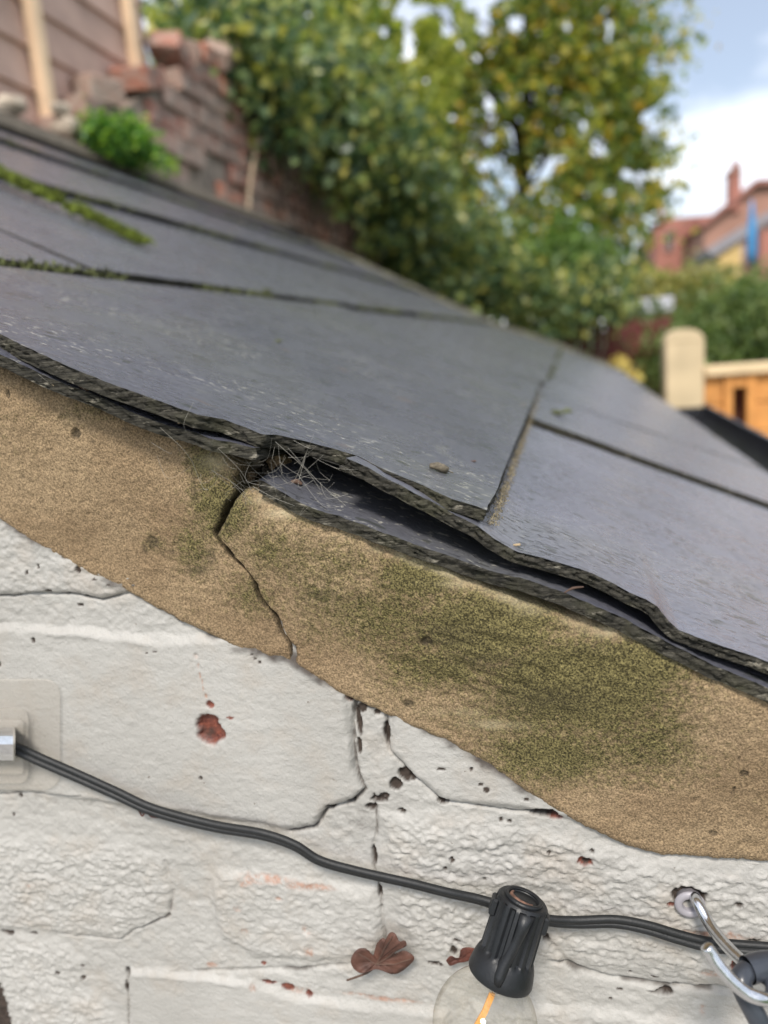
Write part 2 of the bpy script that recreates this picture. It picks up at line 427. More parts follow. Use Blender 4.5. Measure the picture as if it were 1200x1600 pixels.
M['shrub'] = m_leaf('bright_shrub_leaves', [(0., (.05, .10, .025)), (.5, (.11, .19, .04)), (1., (.20, .30, .07))], .35)
M['hedge'] = m_leaf('hedge_leaves', [(0., (.06, .10, .035)), (.5, (.12, .18, .055)), (1., (.24, .29, .10))], .35)
M['olive'] = m_leaf('olive_shrub_leaves', [(0., (.12, .13, .04)), (.5, (.24, .24, .07)), (1., (.42, .36, .12))], .35)
M['herb'] = m_leaf('low_plant_leaves', [(0., (.04, .13, .035)), (.5, (.12, .26, .05)), (1., (.32, .46, .07))], .4)
M['flower'] = m_leaf('yellow_petals', [(0., (.50, .36, .08)), (1., (.62, .52, .18))], .3)
def m_glass():
    t = NT('clear_bulb_glass'); n = t.n; t.n.remove(t.b)
    tr = n.new('ShaderNodeBsdfTransparent'); gl = n.new('ShaderNodeBsdfGlossy'); gl.inputs['Roughness'].default_value = .03
    df = n.new('ShaderNodeBsdfDiffuse'); df.inputs[0].default_value = (.55, .52, .45, 1)
    tr.inputs[0].default_value = (.97, .965, .95, 1)
    fr = n.new('ShaderNodeFresnel'); fr.inputs[0].default_value = 1.4
    m1 = n.new('ShaderNodeMixShader'); m2 = n.new('ShaderNodeMixShader')
    gm = n.new('ShaderNodeNewGeometry'); t.l.new(t.math('MULTIPLY', fr.outputs[0], t.math('SUBTRACT', 1., gm.outputs['Backfacing'])), m1.inputs[0]); t.l.new(tr.outputs[0], m1.inputs[1]); t.l.new(gl.outputs[0], m1.inputs[2])
    lw = n.new('ShaderNodeLayerWeight'); lw.inputs[0].default_value = .5; t.l.new(t.ramp(lw.outputs['Facing'], [(.55, (.97, .965, .95)), (.86, (.82, .80, .75)), (1., (.42, .40, .36))]), tr.inputs[0])
    dust = t.ramp(t.noise(260, 5, .7), [(.42, .05), (.75, .26)]); t.l.new(dust, m2.inputs[0])
    t.l.new(m1.outputs[0], m2.inputs[1]); t.l.new(df.outputs[0], m2.inputs[2]); t.l.new(m2.outputs[0], n['Material Output'].inputs[0])
    return t.m
M['glass'] = m_glass()
def m_film():
    t = NT('clear_plastic_film', .25, .35)
    t.out((.50, .46, .40)); t.b.inputs['Alpha'].default_value = .30
    return t.m
M['film'] = m_film()

# ------------------------------------------------------------------ ground and garden beyond
GZ = -1.95
gx = np.linspace(-1, 1, 61); g = np.sign(gx) * np.abs(gx) ** 3 * 900
X, Yy = np.meshgrid(g, g + 20, indexing='ij')
Zg = GZ + .04 * fbm(X, Yy, .7, 3) - .0 * X
n_ = len(g); ii, jj = np.meshgrid(np.arange(n_ - 1), np.arange(n_ - 1), indexing='ij'); b_ = (ii * n_ + jj).ravel()
mesh_np('ground', np.stack([X.ravel(), Yy.ravel(), Zg.ravel()], 1), np.stack([b_, b_ + n_, b_ + n_ + 1, b_ + 1], 1), M['grass'], kind='structure')
pb = MB(); pb.box(-5, 2.2, -6, -.02, GZ - .1, GZ + .06); pb.box(.3, 1.9, -.02, 7, GZ - .1, GZ + .06); pb.build('path', M['patio'], kind='structure')

# ------------------------------------------------------------------ painted brick gable wall
X0, X1, Z0, Z1, ST = -.345, .175, -.300, .035, .00055
xs = np.arange(X0, X1, ST); zs = np.arange(Z0, Z1, ST)
GX, GZ2 = np.meshgrid(xs, zs, indexing='ij')
def w2(px): p = at(px, 0.0); return p[:, [0, 2]]
wx = GX + .0011 * fbm(GX, GZ2, 90, 1) ; wz = GZ2 + .0011 * fbm(GX, GZ2, 90, 9)
bricks = [
 ('smooth', [(-260, 968), (0, 975), (130, 983), (260, 998), (380, 990), (430, 1005), (545, 1080), (553, 1160), (556, 1200), (572, 1232), (555, 1250), (512, 1262), (492, 1290), (450, 1292), (330, 1276), (200, 1256), (90, 1243), (-260, 1205)]),
 ('rough', [(-400, 300), (300, 600), (330, 930), (222, 922), (160, 935), (110, 926), (0, 930), (-400, 890)]),
 ('smooth', [(607, 800), (607, 1100), (612, 1172), (650, 1215), (695, 1250), (760, 1256), (850, 1268), (940, 1287), (1300, 1305), (1500, 1320), (1500, 800)]),
 ('vrough', [(-400, 1262), (0, 1303), (110, 1316), (200, 1323), (240, 1340), (262, 1340), (270, 1385), (262, 1425), (215, 1448), (190, 1464), (100, 1456), (0, 1448), (-400, 1405)]),
 ('rough', [(345, 1360), (420, 1364), (520, 1378), (585, 1390), (602, 1440), (590, 1490), (500, 1500), (400, 1492), (350, 1462), (328, 1400)]),
 ('vrough', [(596, 1272), (700, 1275), (860, 1290), (1000, 1340), (1500, 1370), (1500, 1580), (1000, 1522), (880, 1502), (700, 1500), (640, 1480), (614, 1430), (598, 1340)]),
 ('smooth', [(200, 1512), (300, 1518), (400, 1532), (470, 1556), (560, 1563), (700, 1578), (720, 2100), (205, 2100)]),
 ('vrough', [(-400, 1420), (0, 1464), (60, 1462), (110, 1480), (130, 1500), (138, 1540), (160, 1560), (195, 1600), (195, 2100), (-400, 2100)]),
 ('rough', [(735, 1565), (900, 1573), (1050, 1590), (1500, 1610), (1500, 2100), (735, 2100)]),
]
H = .0009 * fbm(GX, GZ2, 40, 4) + .0008 * fbm(GX, GZ2 * 1.4, 230, 14, 5, .65)
H += .0035 * sstep(.25, 0, GX + .0) * 0
lab = np.full(GX.shape, -1, int); best = np.full(GX.shape, 1e9)
rel = {'smooth': (.00025, .00014, .0019), 'rough': (.0008, .0006, .0019), 'vrough': (.0012, .0010, .0018)}
for k, (kind, P) in enumerate(bricks):
    sd = sd_poly(wx, wz, w2(P)); a1, a2, hh = rel[kind]
    ew = 2.0 if kind == 'vrough' else 1.0
    m = sstep(.0016 * ew, -.0032 * ew, sd + .0013 * ew * fbm(GX, GZ2, 130, 70 + k, 4))
    strk = fbm(GX + GZ2 * .35, GZ2 * 2.2, 150, 20 + k, 5, .66)          # dragged, flaky relief of thick paint
    body = hh + a1 * strk + a2 * (fbm(GX, GZ2 * 1.3, 480, 30 + k, 3, .6) + .9 * fbm(GX, GZ2, 28, 33 + k, 3))
    lip = .0005 * np.exp(-((sd + .0018) / .0014) ** 2) * (kind == 'smooth') * np.clip(.5 + 1.6 * fbm(GX, GZ2, 60, 80 + k, 3), 0, 1.3)
    H = H * (1 - m) + m * body + lip
    u = sd < best; best = np.where(u, sd, best); lab = np.where(u & (sd < .0004), k, lab)
# grooves where mortar has opened
for P, dp, wd in [([(0, 930), (110, 926), (160, 936), (222, 924)], .0016, .0006), ([(0, 1240), (60, 1240), (130, 1242)], .001, .0005),
                  ([(585, 1240), (587, 1300), (583, 1350), (593, 1385), (600, 1450), (606, 1490)], .0012, .00045),
                  ([(200, 1515), (202, 1560), (200, 1640)], .0018, .0006), ([(90, 1458), (190, 1466), (215, 1450), (262, 1430)], .0013, .0006),
                  ([(556, 1090), (553, 1160), (558, 1200), (572, 1232), (550, 1255), (512, 1264), (492, 1292), (452, 1296)], .0022, .0007),
                  ([(600, 1110), (610, 1172), (650, 1215), (692, 1252), (860, 1272)], .0015, .0006),
                  ([(270, 1520), (400, 1512), (470, 1515), (600, 1500)], .001, .001),
                  ([(860, 1500), (960, 1530), (1100, 1545), (1250, 1560)], .0018, .0012),
                  ([(840, 1445), (860, 1470), (900, 1520)], .0010, .0014), ([(260, 1345), (272, 1390), (262, 1428)], .0010, .0007)]:
    d = d_line(wx, wz, w2(P)); H -= dp * np.exp(-(d / wd) ** 2)
# pocks, holes and bare patches: (x, y, rx, ry, colour, depth mm)
chips = [(331, 1138, 23, 24, 'r', 3.2), (331, 1097, 7, 6, 'r', .8), (309, 1022, 4, 4, 'b', .8), (313, 1037, 1.5, 4, 'b', .4), (316, 1052, 1.5, 5, 'b', .4), (319, 1062, 1.3, 4, 'b', .4),
 (321, 1073, 1.5, 4, 'b', .4), (325, 1084, 1.8, 5, 'b', .4), (362, 1118, 5, 2, 'r', .2), (285, 963, 9, 10, 'd', 3.5), (548, 1088, 7, 10, 'r', 1.6), (549, 1088, 5, 8, 'd', 1),
 (560, 1128, 6, 24, 'd', 1.6), (561, 1165, 4, 14, 'd', 1.6), (605, 1146, 5, 20, 'd', 1.8), (580, 1100, 12, 7, 'd', 1.2), (590, 1112, 7, 6, 'd', 1), (566, 1105, 9, 10, 'd', .7),
 (634, 1210, 12, 13, 'd', 1.8), (620, 1226, 10, 11, 'd', 1.8), (645, 1216, 8, 5, 'd', 1.5), (692, 1251, 10, 6, 'd', 2), (592, 1250, 13, 5, 'd', 2), (580, 1262, 9, 6, 'd', 2), (601, 1244, 8, 5, 'd', 1.6),
 (516, 1261, 7, 6, 'd', 2), (549, 1252, 6, 5, 'd', 2), (628, 1267, 7, 4, 'd', 1.5), (850, 1268, 22, 9, 'd', 3), (866, 1273, 12, 7, 'r', 1.5), (900, 1272, 10, 5, 'd', 1.5), (918, 1279, 13, 6, 'r', 1.4), (918, 1279, 9, 4, 'd', 1.4),
 (913, 1342, 11, 7, 'r', 1.6), (914, 1343, 6, 4, 'd', 1), (925, 1326, 3, 3, 'd', 1), (585, 1338, 4, 16, 'd', 2.2), (594, 1392, 4, 11, 'd', 1.5), (872, 1344, 6, 4, 'n', .8), (783, 1280, 3, 3, 'd', 1), (796, 1282, 3, 3, 'd', 1),
 (737, 1198, 3, 3, 'd', 1), (858, 1327, 3, 3, 'd', .8), (707, 1337, 3, 4, 'd', 1), (697, 1352, 3, 4, 'd', 1), (758, 1370, 3, 3, 'd', 1), (708, 1338, 3, 3, 'd', 1),
 (1054, 1538, 12, 5, 'd', 1.6), (1032, 1550, 20, 4, 'd', 1.6), (1037, 1549, 12, 6, 'd', 1.6), (1153, 1411, 6, 4, 'd', 2), (1176, 1465, 9, 4, 'd', 1.8), (1149, 1505, 7, 9, 'r', 1.3), (1149, 1506, 4, 6, 'd', 1),
 (1075, 1393, 23, 15, 'd', 2), (1047, 1407, 7, 4, 'r', .8), (1079, 1425, 10, 3, 'r', .5), (853, 1460, 6, 9, 'd', 2), (846, 1452, 8, 5, 'd', 2), (1159, 1563, 6, 3, 'd', 1), (1098, 1577, 4, 9, 'b', .2),
 (715, 1466, 7, 3, 'd', 1), (710, 1481, 5, 7, 'd', 1.4), (678, 1503, 8, 4, 'd', 1.4), (688, 1505, 4, 3, 'd', 1), (695, 1426, 5, 3, 'n', .8), (679, 1452, 6, 3, 'n', 1.2), (202, 1517, 6, 8, 'd', 2.4), (199, 1540, 2, 12, 'd', 1),
 (12, 1456, 12, 5, 'd', 1.2), (52, 1457, 8, 3, 'd', 1), (130, 1507, 3, 3, 'd', 1), (132, 1525, 4, 3, 'd', 1), (94, 1515, 4, 3, 'd', 1), (-6, 1570, 26, 62, 'd', 3.4), (-6, 1575, 22, 50, 'r', .4),
 (56, 998, 4, 4, 'd', 1), (3, 1035, 4, 4, 'd', 1), (64, 883, 3, 4, 'd', 1), (47, 893, 2, 4, 'd', 1), (79, 922, 5, 3, 'd', 1), (126, 888, 6, 6, 'd', 1.2), (125, 945, 6, 2, 'd', .8), (137, 930, 6, 2, 'd', .8), (104, 868, 4, 4, 'd', .8),
 (152, 903, 5, 2, 'd', .5), (173, 912, 4, 2, 'd', .5), (233, 1018, 3, 1.5, 'd', .5), (245, 1016, 5, 1.5, 'd', .5), (397, 1020, 2.5, 2, 'd', .6), (401, 1026, 3, 2, 'd', .6), (409, 1032, 3, 2, 'd', .6), (317, 1212, 3, 3, 'd', .8),
 (440, 1400, 7, 3, 'b', .4), (384, 1450, 6, 5, 'b', .5), (374, 1415, 5, 7, 'b', .3), (480, 1448, 6, 9, 'b', .3), (486, 1483, 8, 8, 'b', .3), (384, 1372, 11, 9, 'b', .4), (415, 1370, 40, 7, 'b', .3), (480, 1381, 36, 6, 'b', .3),
 (420, 1533, 13, 4, 'r', .6), (450, 1541, 11, 6, 'r', .6), (397, 1538, 5, 8, 'b', .5), (470, 1547, 18, 5, 'b', .3), (483, 1552, 5, 5, 'r', .8), (412, 1504, 5, 4, 'r', .3), (590, 1558, 55, 4, 'b', .2), (330, 1507, 9, 5, 'b', .2),
 (1110, 1455, 50, 6, 'b', .2), (1102, 1516, 12, 5, 'b', .3), (1125, 1520, 20, 5, 'b', .2), (1060, 1462, 30, 4, 'b', .2), (876, 1504, 4, 3, 'd', 1), (968, 1545, 5, 2, 'd', .8), (954, 1560, 3, 3, 'd', .8), (985, 1515, 3, 3, 'd', .8), (1023, 1523, 5, 2, 'd', .4),
 (220, 1270, 6, 3, 'd', .8), (240, 1276, 4, 2, 'r', .5), (22, 1272, 2.5, 4, 'd', .6), (31, 1244, 4, 3, 'd', 1), (48, 1380, 4, 2, 'b', .2), (760, 1230, 5, 5, 'd', .5), (752, 1222, 4, 3, 'd', .5), (690, 1198, 8, 3, 'd', .4), (823, 1245, 4, 2, 'd', .5)]
mark = np.zeros(GX.shape + (4,), np.float32); mark[..., 3] = 1
cxn = fbm(GX, GZ2, 330, 41, 3, .6); 
for (px, py, rx, ry, kd, dp) in chips:
    p = at([(px, py)], 0.0)[0]; sc = (p[1] - CAM[1]) * np.linalg.norm(rays([(px, py)])[0]) / FPX / rays([(px, py)])[0][1] * FPX / FPX
    k = np.linalg.norm(p - CAM) / math.hypot(FPX, px - PCX, py - PCY) 
    ax_, az_ = rx * k, ry * k
    R0 = max(ax_, az_) * 2.2
    i0, i1 = np.searchsorted(xs, [p[0] - R0, p[0] + R0]); j0, j1 = np.searchsorted(zs, [p[2] - R0, p[2] + R0])
    if i1 <= i0 or j1 <= j0: continue
    sl = (slice(i0, i1), slice(j0, j1))
    q = np.sqrt(((GX[sl] - p[0]) / ax_) ** 2 + ((GZ2[sl] - p[2]) / az_) ** 2) + (.32 if rx > 20 else .5 if rx > 4 else .2) * cxn[sl]
    soft = .12 if kd in 'rd' else .5
    mm = sstep(1 + soft, 1 - soft, q)
    H[sl] -= dp * .001 * sstep(1.15, .75, q)
    if kd != 'n':
        c = 'rdb'.index(kd); mark[sl + (c,)] = np.maximum(mark[sl + (c,)], mm * (1 if kd != 'b' else .8))
# black dirt along the foot of the mortar strip
botP = [(-420, 545), (-200, 665), (0, 798), (75, 850), (150, 892), (222, 926), (300, 968), (380, 1008), (457, 1027), (530, 1070), (600, 1105), (700, 1147), (770, 1190), (860, 1252), (940, 1290), (990, 1314), (1030, 1321), (1200, 1332), (1500, 1350)]
dd = d_line(GX, GZ2, w2(botP))
dirt = sstep(.0042, .0004, dd + .0022 * fbm(GX, GZ2, 240, 50, 3)) * sstep(-.12, .25, fbm(GX, GZ2, 75, 52, 3)) * .9
mark[..., 1] = np.maximum(mark[..., 1], dirt)
deep = sstep(-.0002, -.0014, H); mark[..., 1] = np.maximum(mark[..., 1], deep * .75 * sstep(-.25, .2, fbm(GX, GZ2, 160, 55, 3)))  # deep relief is darkened as well

wall = empty('painted_brick_wall', (-.1, .1, GZ), label='white painted brick gable wall under the slate roof', cat='wall')
def grid_part(name, fm, depth=.014, **k):
    """faces of the wall relief selected by fm (bool per cell) as one closed-edged slab"""
    n0, n1 = GX.shape
    i, j = np.nonzero(fm); q = np.stack([i * n1 + j, (i + 1) * n1 + j, (i + 1) * n1 + j + 1, i * n1 + j + 1], 1)
    used, inv = np.unique(q.ravel(), return_inverse=True); q2 = inv.reshape(-1, 4)
    V = np.stack([GX.ravel()[used], -H.ravel()[used], GZ2.ravel()[used]], 1); A = mark.reshape(-1, 4)[used]
    # border edges
    E = np.concatenate([q2[:, [0, 1]], q2[:, [1, 2]], q2[:, [2, 3]], q2[:, [3, 0]]]); key = E[:, 0].astype(np.int64) * (len(V) + 1) + E[:, 1]
    rkey = E[:, 1].astype(np.int64) * (len(V) + 1) + E[:, 0]; bd = E[~np.isin(key, rkey)]
    bv, binv = np.unique(bd.ravel(), return_inverse=True); b1 = binv.reshape(-1, 2) + len(V); b2 = b1 + len(bv)
    V2 = V[bv].copy(); V2[:, 1] = depth; V2 = np.concatenate([V[bv], V2])          # own vertices, so the face keeps its shading up to the joint
    sk = np.stack([b1[:, 1], b1[:, 0], b2[:, 0], b2[:, 1]], 1)
    A2 = np.concatenate([A[bv], A[bv]])
    return mesh_np(name, np.concatenate([V, V2]), np.concatenate([q2, sk]), M['paint'], wall, attrs={'mark': np.concatenate([A, A2])}, **k)
cl = lab[:-1, :-1]
_tw = at([(-420, 365), (-200, 470), (0, 568), (150, 630), (300, 690), (380, 765), (500, 810), (700, 893), (900, 968), (1200, 1090), (1500, 1225)], -.0075)
okc = GZ2[:-1, :-1] < np.interp(GX[:-1, :-1], _tw[:, 0], _tw[:, 2]) - .010
grid_part('mortar_joints', (cl < 0) & okc)
blabel = {0: 'smooth white brick with one round hole showing red', 2: 'white brick against the right half of the sandy strip', 3: 'coarse flaky white brick at the left edge',
          4: 'short rough brick with an orange rubbed top edge', 5: 'long coarse brick behind the lamp holder', 6: 'smooth grey white brick at the foot of the picture'}
for k in range(len(bricks)):
    if ((cl == k) & okc).any(): grid_part('brick', (cl == k) & okc, label=blabel.get(k))
# rest of the wall, outside the picture: core and plain painted courses
zt_slope = lambda x: -.055 - (x + .025) * .49
core = MB()
P = [(-1.2, GZ), (.165, GZ), (.165, zt_slope(.165) - .03), (-.025, -.09), (-.30, .03), (-1.2, .47)]
core.prism([(x, .016, z) for x, z in P][::-1], (0, .20, 0)); core.build('wall_core', M['core'], wall)
ext = MB()
zc = GZ
row = 0
while zc < .5:
    x = -1.2 + (row % 2) * .11
    while x < .17:
        x1 = min(x + .215, .17)
        inside = x1 > X0 - .004 and zc + .066 > Z0 - .003
        if inside:
            if x < X0 - .02 and zc < zt_slope(x) - .16: ext.box(x, X0 - .002, -.003, .012, zc, zc + .066, .003)
        elif zc + .07 < zt_slope(x1) - .075: ext.box(x, x1, -.003, .012, zc, min(zc + .066, 9), .003)
        x += .225
    zc += .075; row += 1
ext.box(-1.2, X0 - .001, .002, .016, GZ, -.02); ext.box(X0 - .001, .17, .002, .016, GZ, Z0 - .001)
o = ext.build('lower_courses', M['paint'], wall, kind='stuff')
rest = MB(); rest.box(.06, .17, .22, 3.2, GZ, -.215); rest.box(-1.2, -1.09, .22, 3.2, GZ, .38); rest.box(-1.09, .06, 3.1, 3.2, GZ, -.2)
rest.build('side_walls', M['paint'], wall)

# ------------------------------------------------------------------ sandy mortar strip under the verge, in two pieces parted by a crack
topL = [(-420, 365), (-200, 470), (0, 568), (60, 594), (150, 630), (240, 664), (300, 690), (345, 705), (372, 730), (380, 765)]
topR = [(377, 762), (400, 770), (450, 790), (500, 810), (560, 832), (600, 852), (700, 893), (800, 932), (900, 968), (1000, 990), (1100, 1045), (1200, 1090), (1500, 1225)]
YF = -.0085
tL = at(topL, YF)[:, [0, 2]]; tR = at(topR, YF)[:, [0, 2]]; bt = at(botP, -.002)[:, [0, 2]]
crk = at([(379, 758), (366, 782), (350, 805), (337, 838), (362, 870), (396, 908), (412, 940), (430, 962), (446, 995), (457, 1010), (458, 1034)], YF)[:, [0, 2]]
strip = empty('verge_mortar_strip', (-.1, 0, -.1), label='sandy mortar strip with green algae and a jagged crack under the slates', cat='mortar strip')
moss_blobs = [(560, 880, 160, 60, .45), (450, 880, 90, 80, .4), (640, 960, 200, 80, .55), (1010, 1150, 90, 110, .55), (800, 1120, 160, 60, .5), (345, 790, 60, 70, .75), (300, 850, 40, 50, .5), (420, 860, 60, 60, .55), (520, 800, 120, 30, .5), (760, 980, 160, 75, 1.), (900, 1060, 170, 100, 1.), (700, 1040, 110, 50, .7), (1000, 1030, 120, 60, .85),
              (500, 930, 60, 30, .45), (400, 930, 60, 50, .5), (650, 900, 90, 50, .8), (860, 1180, 140, 60, .7), (240, 850, 25, 20, .5), (180, 640, 160, 22, .35), (1180, 1060, 60, 30, .3), (320, 720, 40, 35, .8)]
dark_blobs = [(117, 678, 8, 9, 1.), (12, 615, 4, 7, .9), (108, 628, 4, 4, .6), (668, 1001, 10, 8, 1.), (638, 1098, 10, 6, .8), (1163, 1209, 7, 6, .9), (1114, 1301, 6, 4, .8), (1155, 1186, 3, 3, .9), (1148, 1232, 3, 3, .9), (1145, 1238, 3, 3, .8),
              (240, 846, 12, 9, .7), (226, 858, 4, 8, .5), (195, 670, 6, 3, .6), (35, 744, 4, 4, .5), (500, 930, 32, 14, .45), (700, 985, 60, 14, .4), (850, 1090, 90, 26, .45), (760, 1030, 60, 16, .45), (310, 890, 22, 8, .6), (330, 868, 8, 14, .5), (303, 760, 5, 26, .5),
              (700, 1000, 45, 8, .5), (270, 862, 3, 4, .6), (145, 690, 4, 3, .5), (88, 682, 5, 3, .4), (545, 862, 4, 3, .5), (930, 1010, 50, 12, .25), (1000, 1230, 5, 5, .3), (1165, 1310, 9, 5, .4), (955, 970, 30, 10, .35)]
pale_blobs = [(480, 800, 60, 9, .9), (420, 778, 40, 10, .9), (620, 858, 60, 9, .7), (560, 836, 40, 8, .8), (760, 912, 70, 9, .75), (860, 955, 40, 9, .8), (960, 985, 45, 10, .9), (340, 720, 28, 16, .6), (760, 1130, 50, 8, .5), (700, 1112, 50, 8, .4), (380, 772, 16, 6, .8)]
def bl(B, x, z):
    s = np.zeros(x.shape)
    for (px, py, rx, ry, a) in B:
        p = at([(px, py)], YF)[0]; k = np.linalg.norm(p - CAM) / math.hypot(FPX, px - PCX, py - PCY)
        sm = 1.0 if rx > 14 else .35
        q = ((x - p[0]) / (rx * k)) ** 2 + ((z - p[2]) / (ry * k)) ** 2
        s = np.maximum(s, a * np.exp(-q * 1.1) if rx > 14 else a * sstep(1.5, .6, q + .5 * fbm(x, z, 500, 8, 2)))
    return s
def strip_piece(side):
    if side == 0: xa = -.40; n_u = 560
    else: xa = .17; n_u = 640
    n_v = 130
    v = np.concatenate([np.linspace(0, 1, n_v)]); u = np.linspace(0, 1, n_u)
    # crack x as function of v: need parametrisation by height fraction
    cz = crk[::-1, 1]; cxx = crk[::-1, 0]
    tt = tL if side == 0 else tR
    top = lambda x: np.interp(x, tt[:, 0], tt[:, 1]); bot = lambda x: np.interp(x, bt[:, 0], bt[:, 1])
    vc = (cz - bot(cxx)) / (top(np.clip(cxx, tt[:, 0].min(), tt[:, 0].max())) - bot(cxx)); vc[0] = 0; vc[-1] = 1
    vc = np.maximum.accumulate(vc)
    xc = np.interp(v, vc, cxx) + .0011 * fbm(v * .06, v * 0 + 3., 300, 5, 4, .6)
    gap = .00065 + .0004 * fbm(v * .06, v * 0, 200, 33)
    xc = xc - gap if side == 0 else xc + gap
    U, Vv = np.meshgrid(u, v, indexing='ij')
    # finer towards the crack
    UU = U ** .8
    Xs = xa + (xc[None, :] - xa) * UU
    zt = top(Xs); zb = bot(Xs) + .0008 * fbm(Xs, Xs * 0, 300, 3, 4, .7) + .0005 * fbm(Xs, Xs * 0 + 1, 60, 13, 3)
    zt = zt + .0009 * fbm(Xs, Xs * 0, 160, 12, 3)
    Zs = zb + (zt - zb) * Vv
    dc = np.abs(Xs - xc[None, :])
    dtop = (zt - Zs); dbot = Zs - zb
    rt = .0075 + .003 * fbm(Xs, Xs * 0, 60, 31); 
    y = YF + .0012 * fbm(Xs, Zs, 38, 60) + .00055 * fbm(Xs, Zs * 1.3, 300, 61, 4, .65)
    t = np.clip(1 - dtop / rt, 0, 1); y = y + rt * .55 * (1 - np.sqrt(1 - t * t * .96))           # rounded, crumbling upper arris
    t = np.clip(1 - dbot / .004, 0, 1); y = y + .0045 * (1 - np.sqrt(1 - t * t * .96))
    t = np.clip(1 - dc / .0016, 0, 1); y = y + .0014 * (1 - np.sqrt(1 - t * t * .98))
    # layered crust in the green part
    flow = bl([(780, 1040, 180, 70, 1.), (500, 930, 60, 30, .7), (260, 860, 40, 40, .5)], Xs, Zs)
    rid = np.abs(fbm(Xs + Zs * .9, Zs * 2.6 + Xs * .8, 42, 62, 4, .6)); y = y - flow * (.0012 - .004 * np.clip(rid, 0, .5)) 
    mo = bl(moss_blobs, Xs, Zs) + .22 * fbm(Xs, Zs, 45, 63, 4); dk = bl(dark_blobs, Xs, Zs) ; pl = bl(pale_blobs, Xs, Zs)
    pl = np.maximum(pl, .55 * sstep(.0045, .001, dtop) * (side == 1)); pl *= np.clip(.6 + .9 * fbm(Xs, Zs, 110, 70, 3), 0, 1.2)  # worn top arris, its lit highlight put into the pale colour
    y = y - .0005 * np.clip(mo, 0, 1) * (vn(Xs, Zs, 1100, 77) + .6 * vn(Xs, Zs, 420, 78))
    dk = np.maximum(dk, sstep(.0012, .0002, dc) * .7); dk = np.maximum(dk, .5 * sstep(.006, 0, dtop) * (side == 0))  # crack lips darkened; left top edge carries painted slate shade
    y = y + .0009 * sstep(.5, 1, dk) 
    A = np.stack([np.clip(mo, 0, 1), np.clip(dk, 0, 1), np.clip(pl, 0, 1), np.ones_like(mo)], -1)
    n0, n1 = Xs.shape
    yb_ = .0060 * (1 - sstep(0, .85, Vv)) - .0040 * sstep(.3, 1, Vv) * (1.0 if side == 1 else .35)      # feathered foot, thicker shoulder
    kf = (YF + yb_ - CAM[1]) / (YF - CAM[1])
    V = np.stack([CAM[0] + (Xs - CAM[0]) * kf, y + yb_, CAM[2] + (Zs - CAM[2]) * kf], -1).reshape(-1, 3); A = A.reshape(-1, 4)
    i, j = np.meshgrid(np.arange(n0 - 1), np.arange(n1 - 1), indexing='ij'); b = (i * n1 + j).ravel()
    Q = np.stack([b, b + n1, b + n1 + 1, b + 1], 1)
    if side == 1: Q = Q[:, ::-1]
    # returns: top surface running back, crack face running back
    ti = np.arange(n0) * n1 + n1 - 1; V2 = V[ti].copy(); V2[:, 1] = .004; V2[:, 2] += .0008 + .0008 * fbm(V2[:, 0], V2[:, 0] * 0, 200, 2)
    V3 = V2.copy(); V3[:, 1] = .045; V3[:, 2] -= .001
    ci = (n0 - 1) * n1 + np.arange(n1); V4 = V[ci].copy(); V4[:, 1] = .018
    o1 = len(V); o2 = o1 + n0; o3 = o2 + n0
    q1 = np.stack([ti[:-1], ti[1:], o1 + np.arange(1, n0), o1 + np.arange(n0 - 1)], 1); q2 = np.stack([o1 + np.arange(n0 - 1), o1 + np.arange(1, n0), o2 + np.arange(1, n0), o2 + np.arange(n0 - 1)], 1)
    q3 = np.stack([ci[1:], ci[:-1], o3 + np.arange(n1 - 1), o3 + np.arange(1, n1)], 1)
    if side == 1: q1 = q1[:, ::-1]; q2 = q2[:, ::-1]; q3 = q3[:, ::-1]
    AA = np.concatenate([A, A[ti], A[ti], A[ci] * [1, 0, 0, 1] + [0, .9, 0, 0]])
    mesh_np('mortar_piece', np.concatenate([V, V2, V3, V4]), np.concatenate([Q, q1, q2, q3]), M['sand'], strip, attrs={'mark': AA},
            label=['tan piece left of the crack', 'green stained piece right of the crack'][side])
strip_piece(0); strip_piece(1)

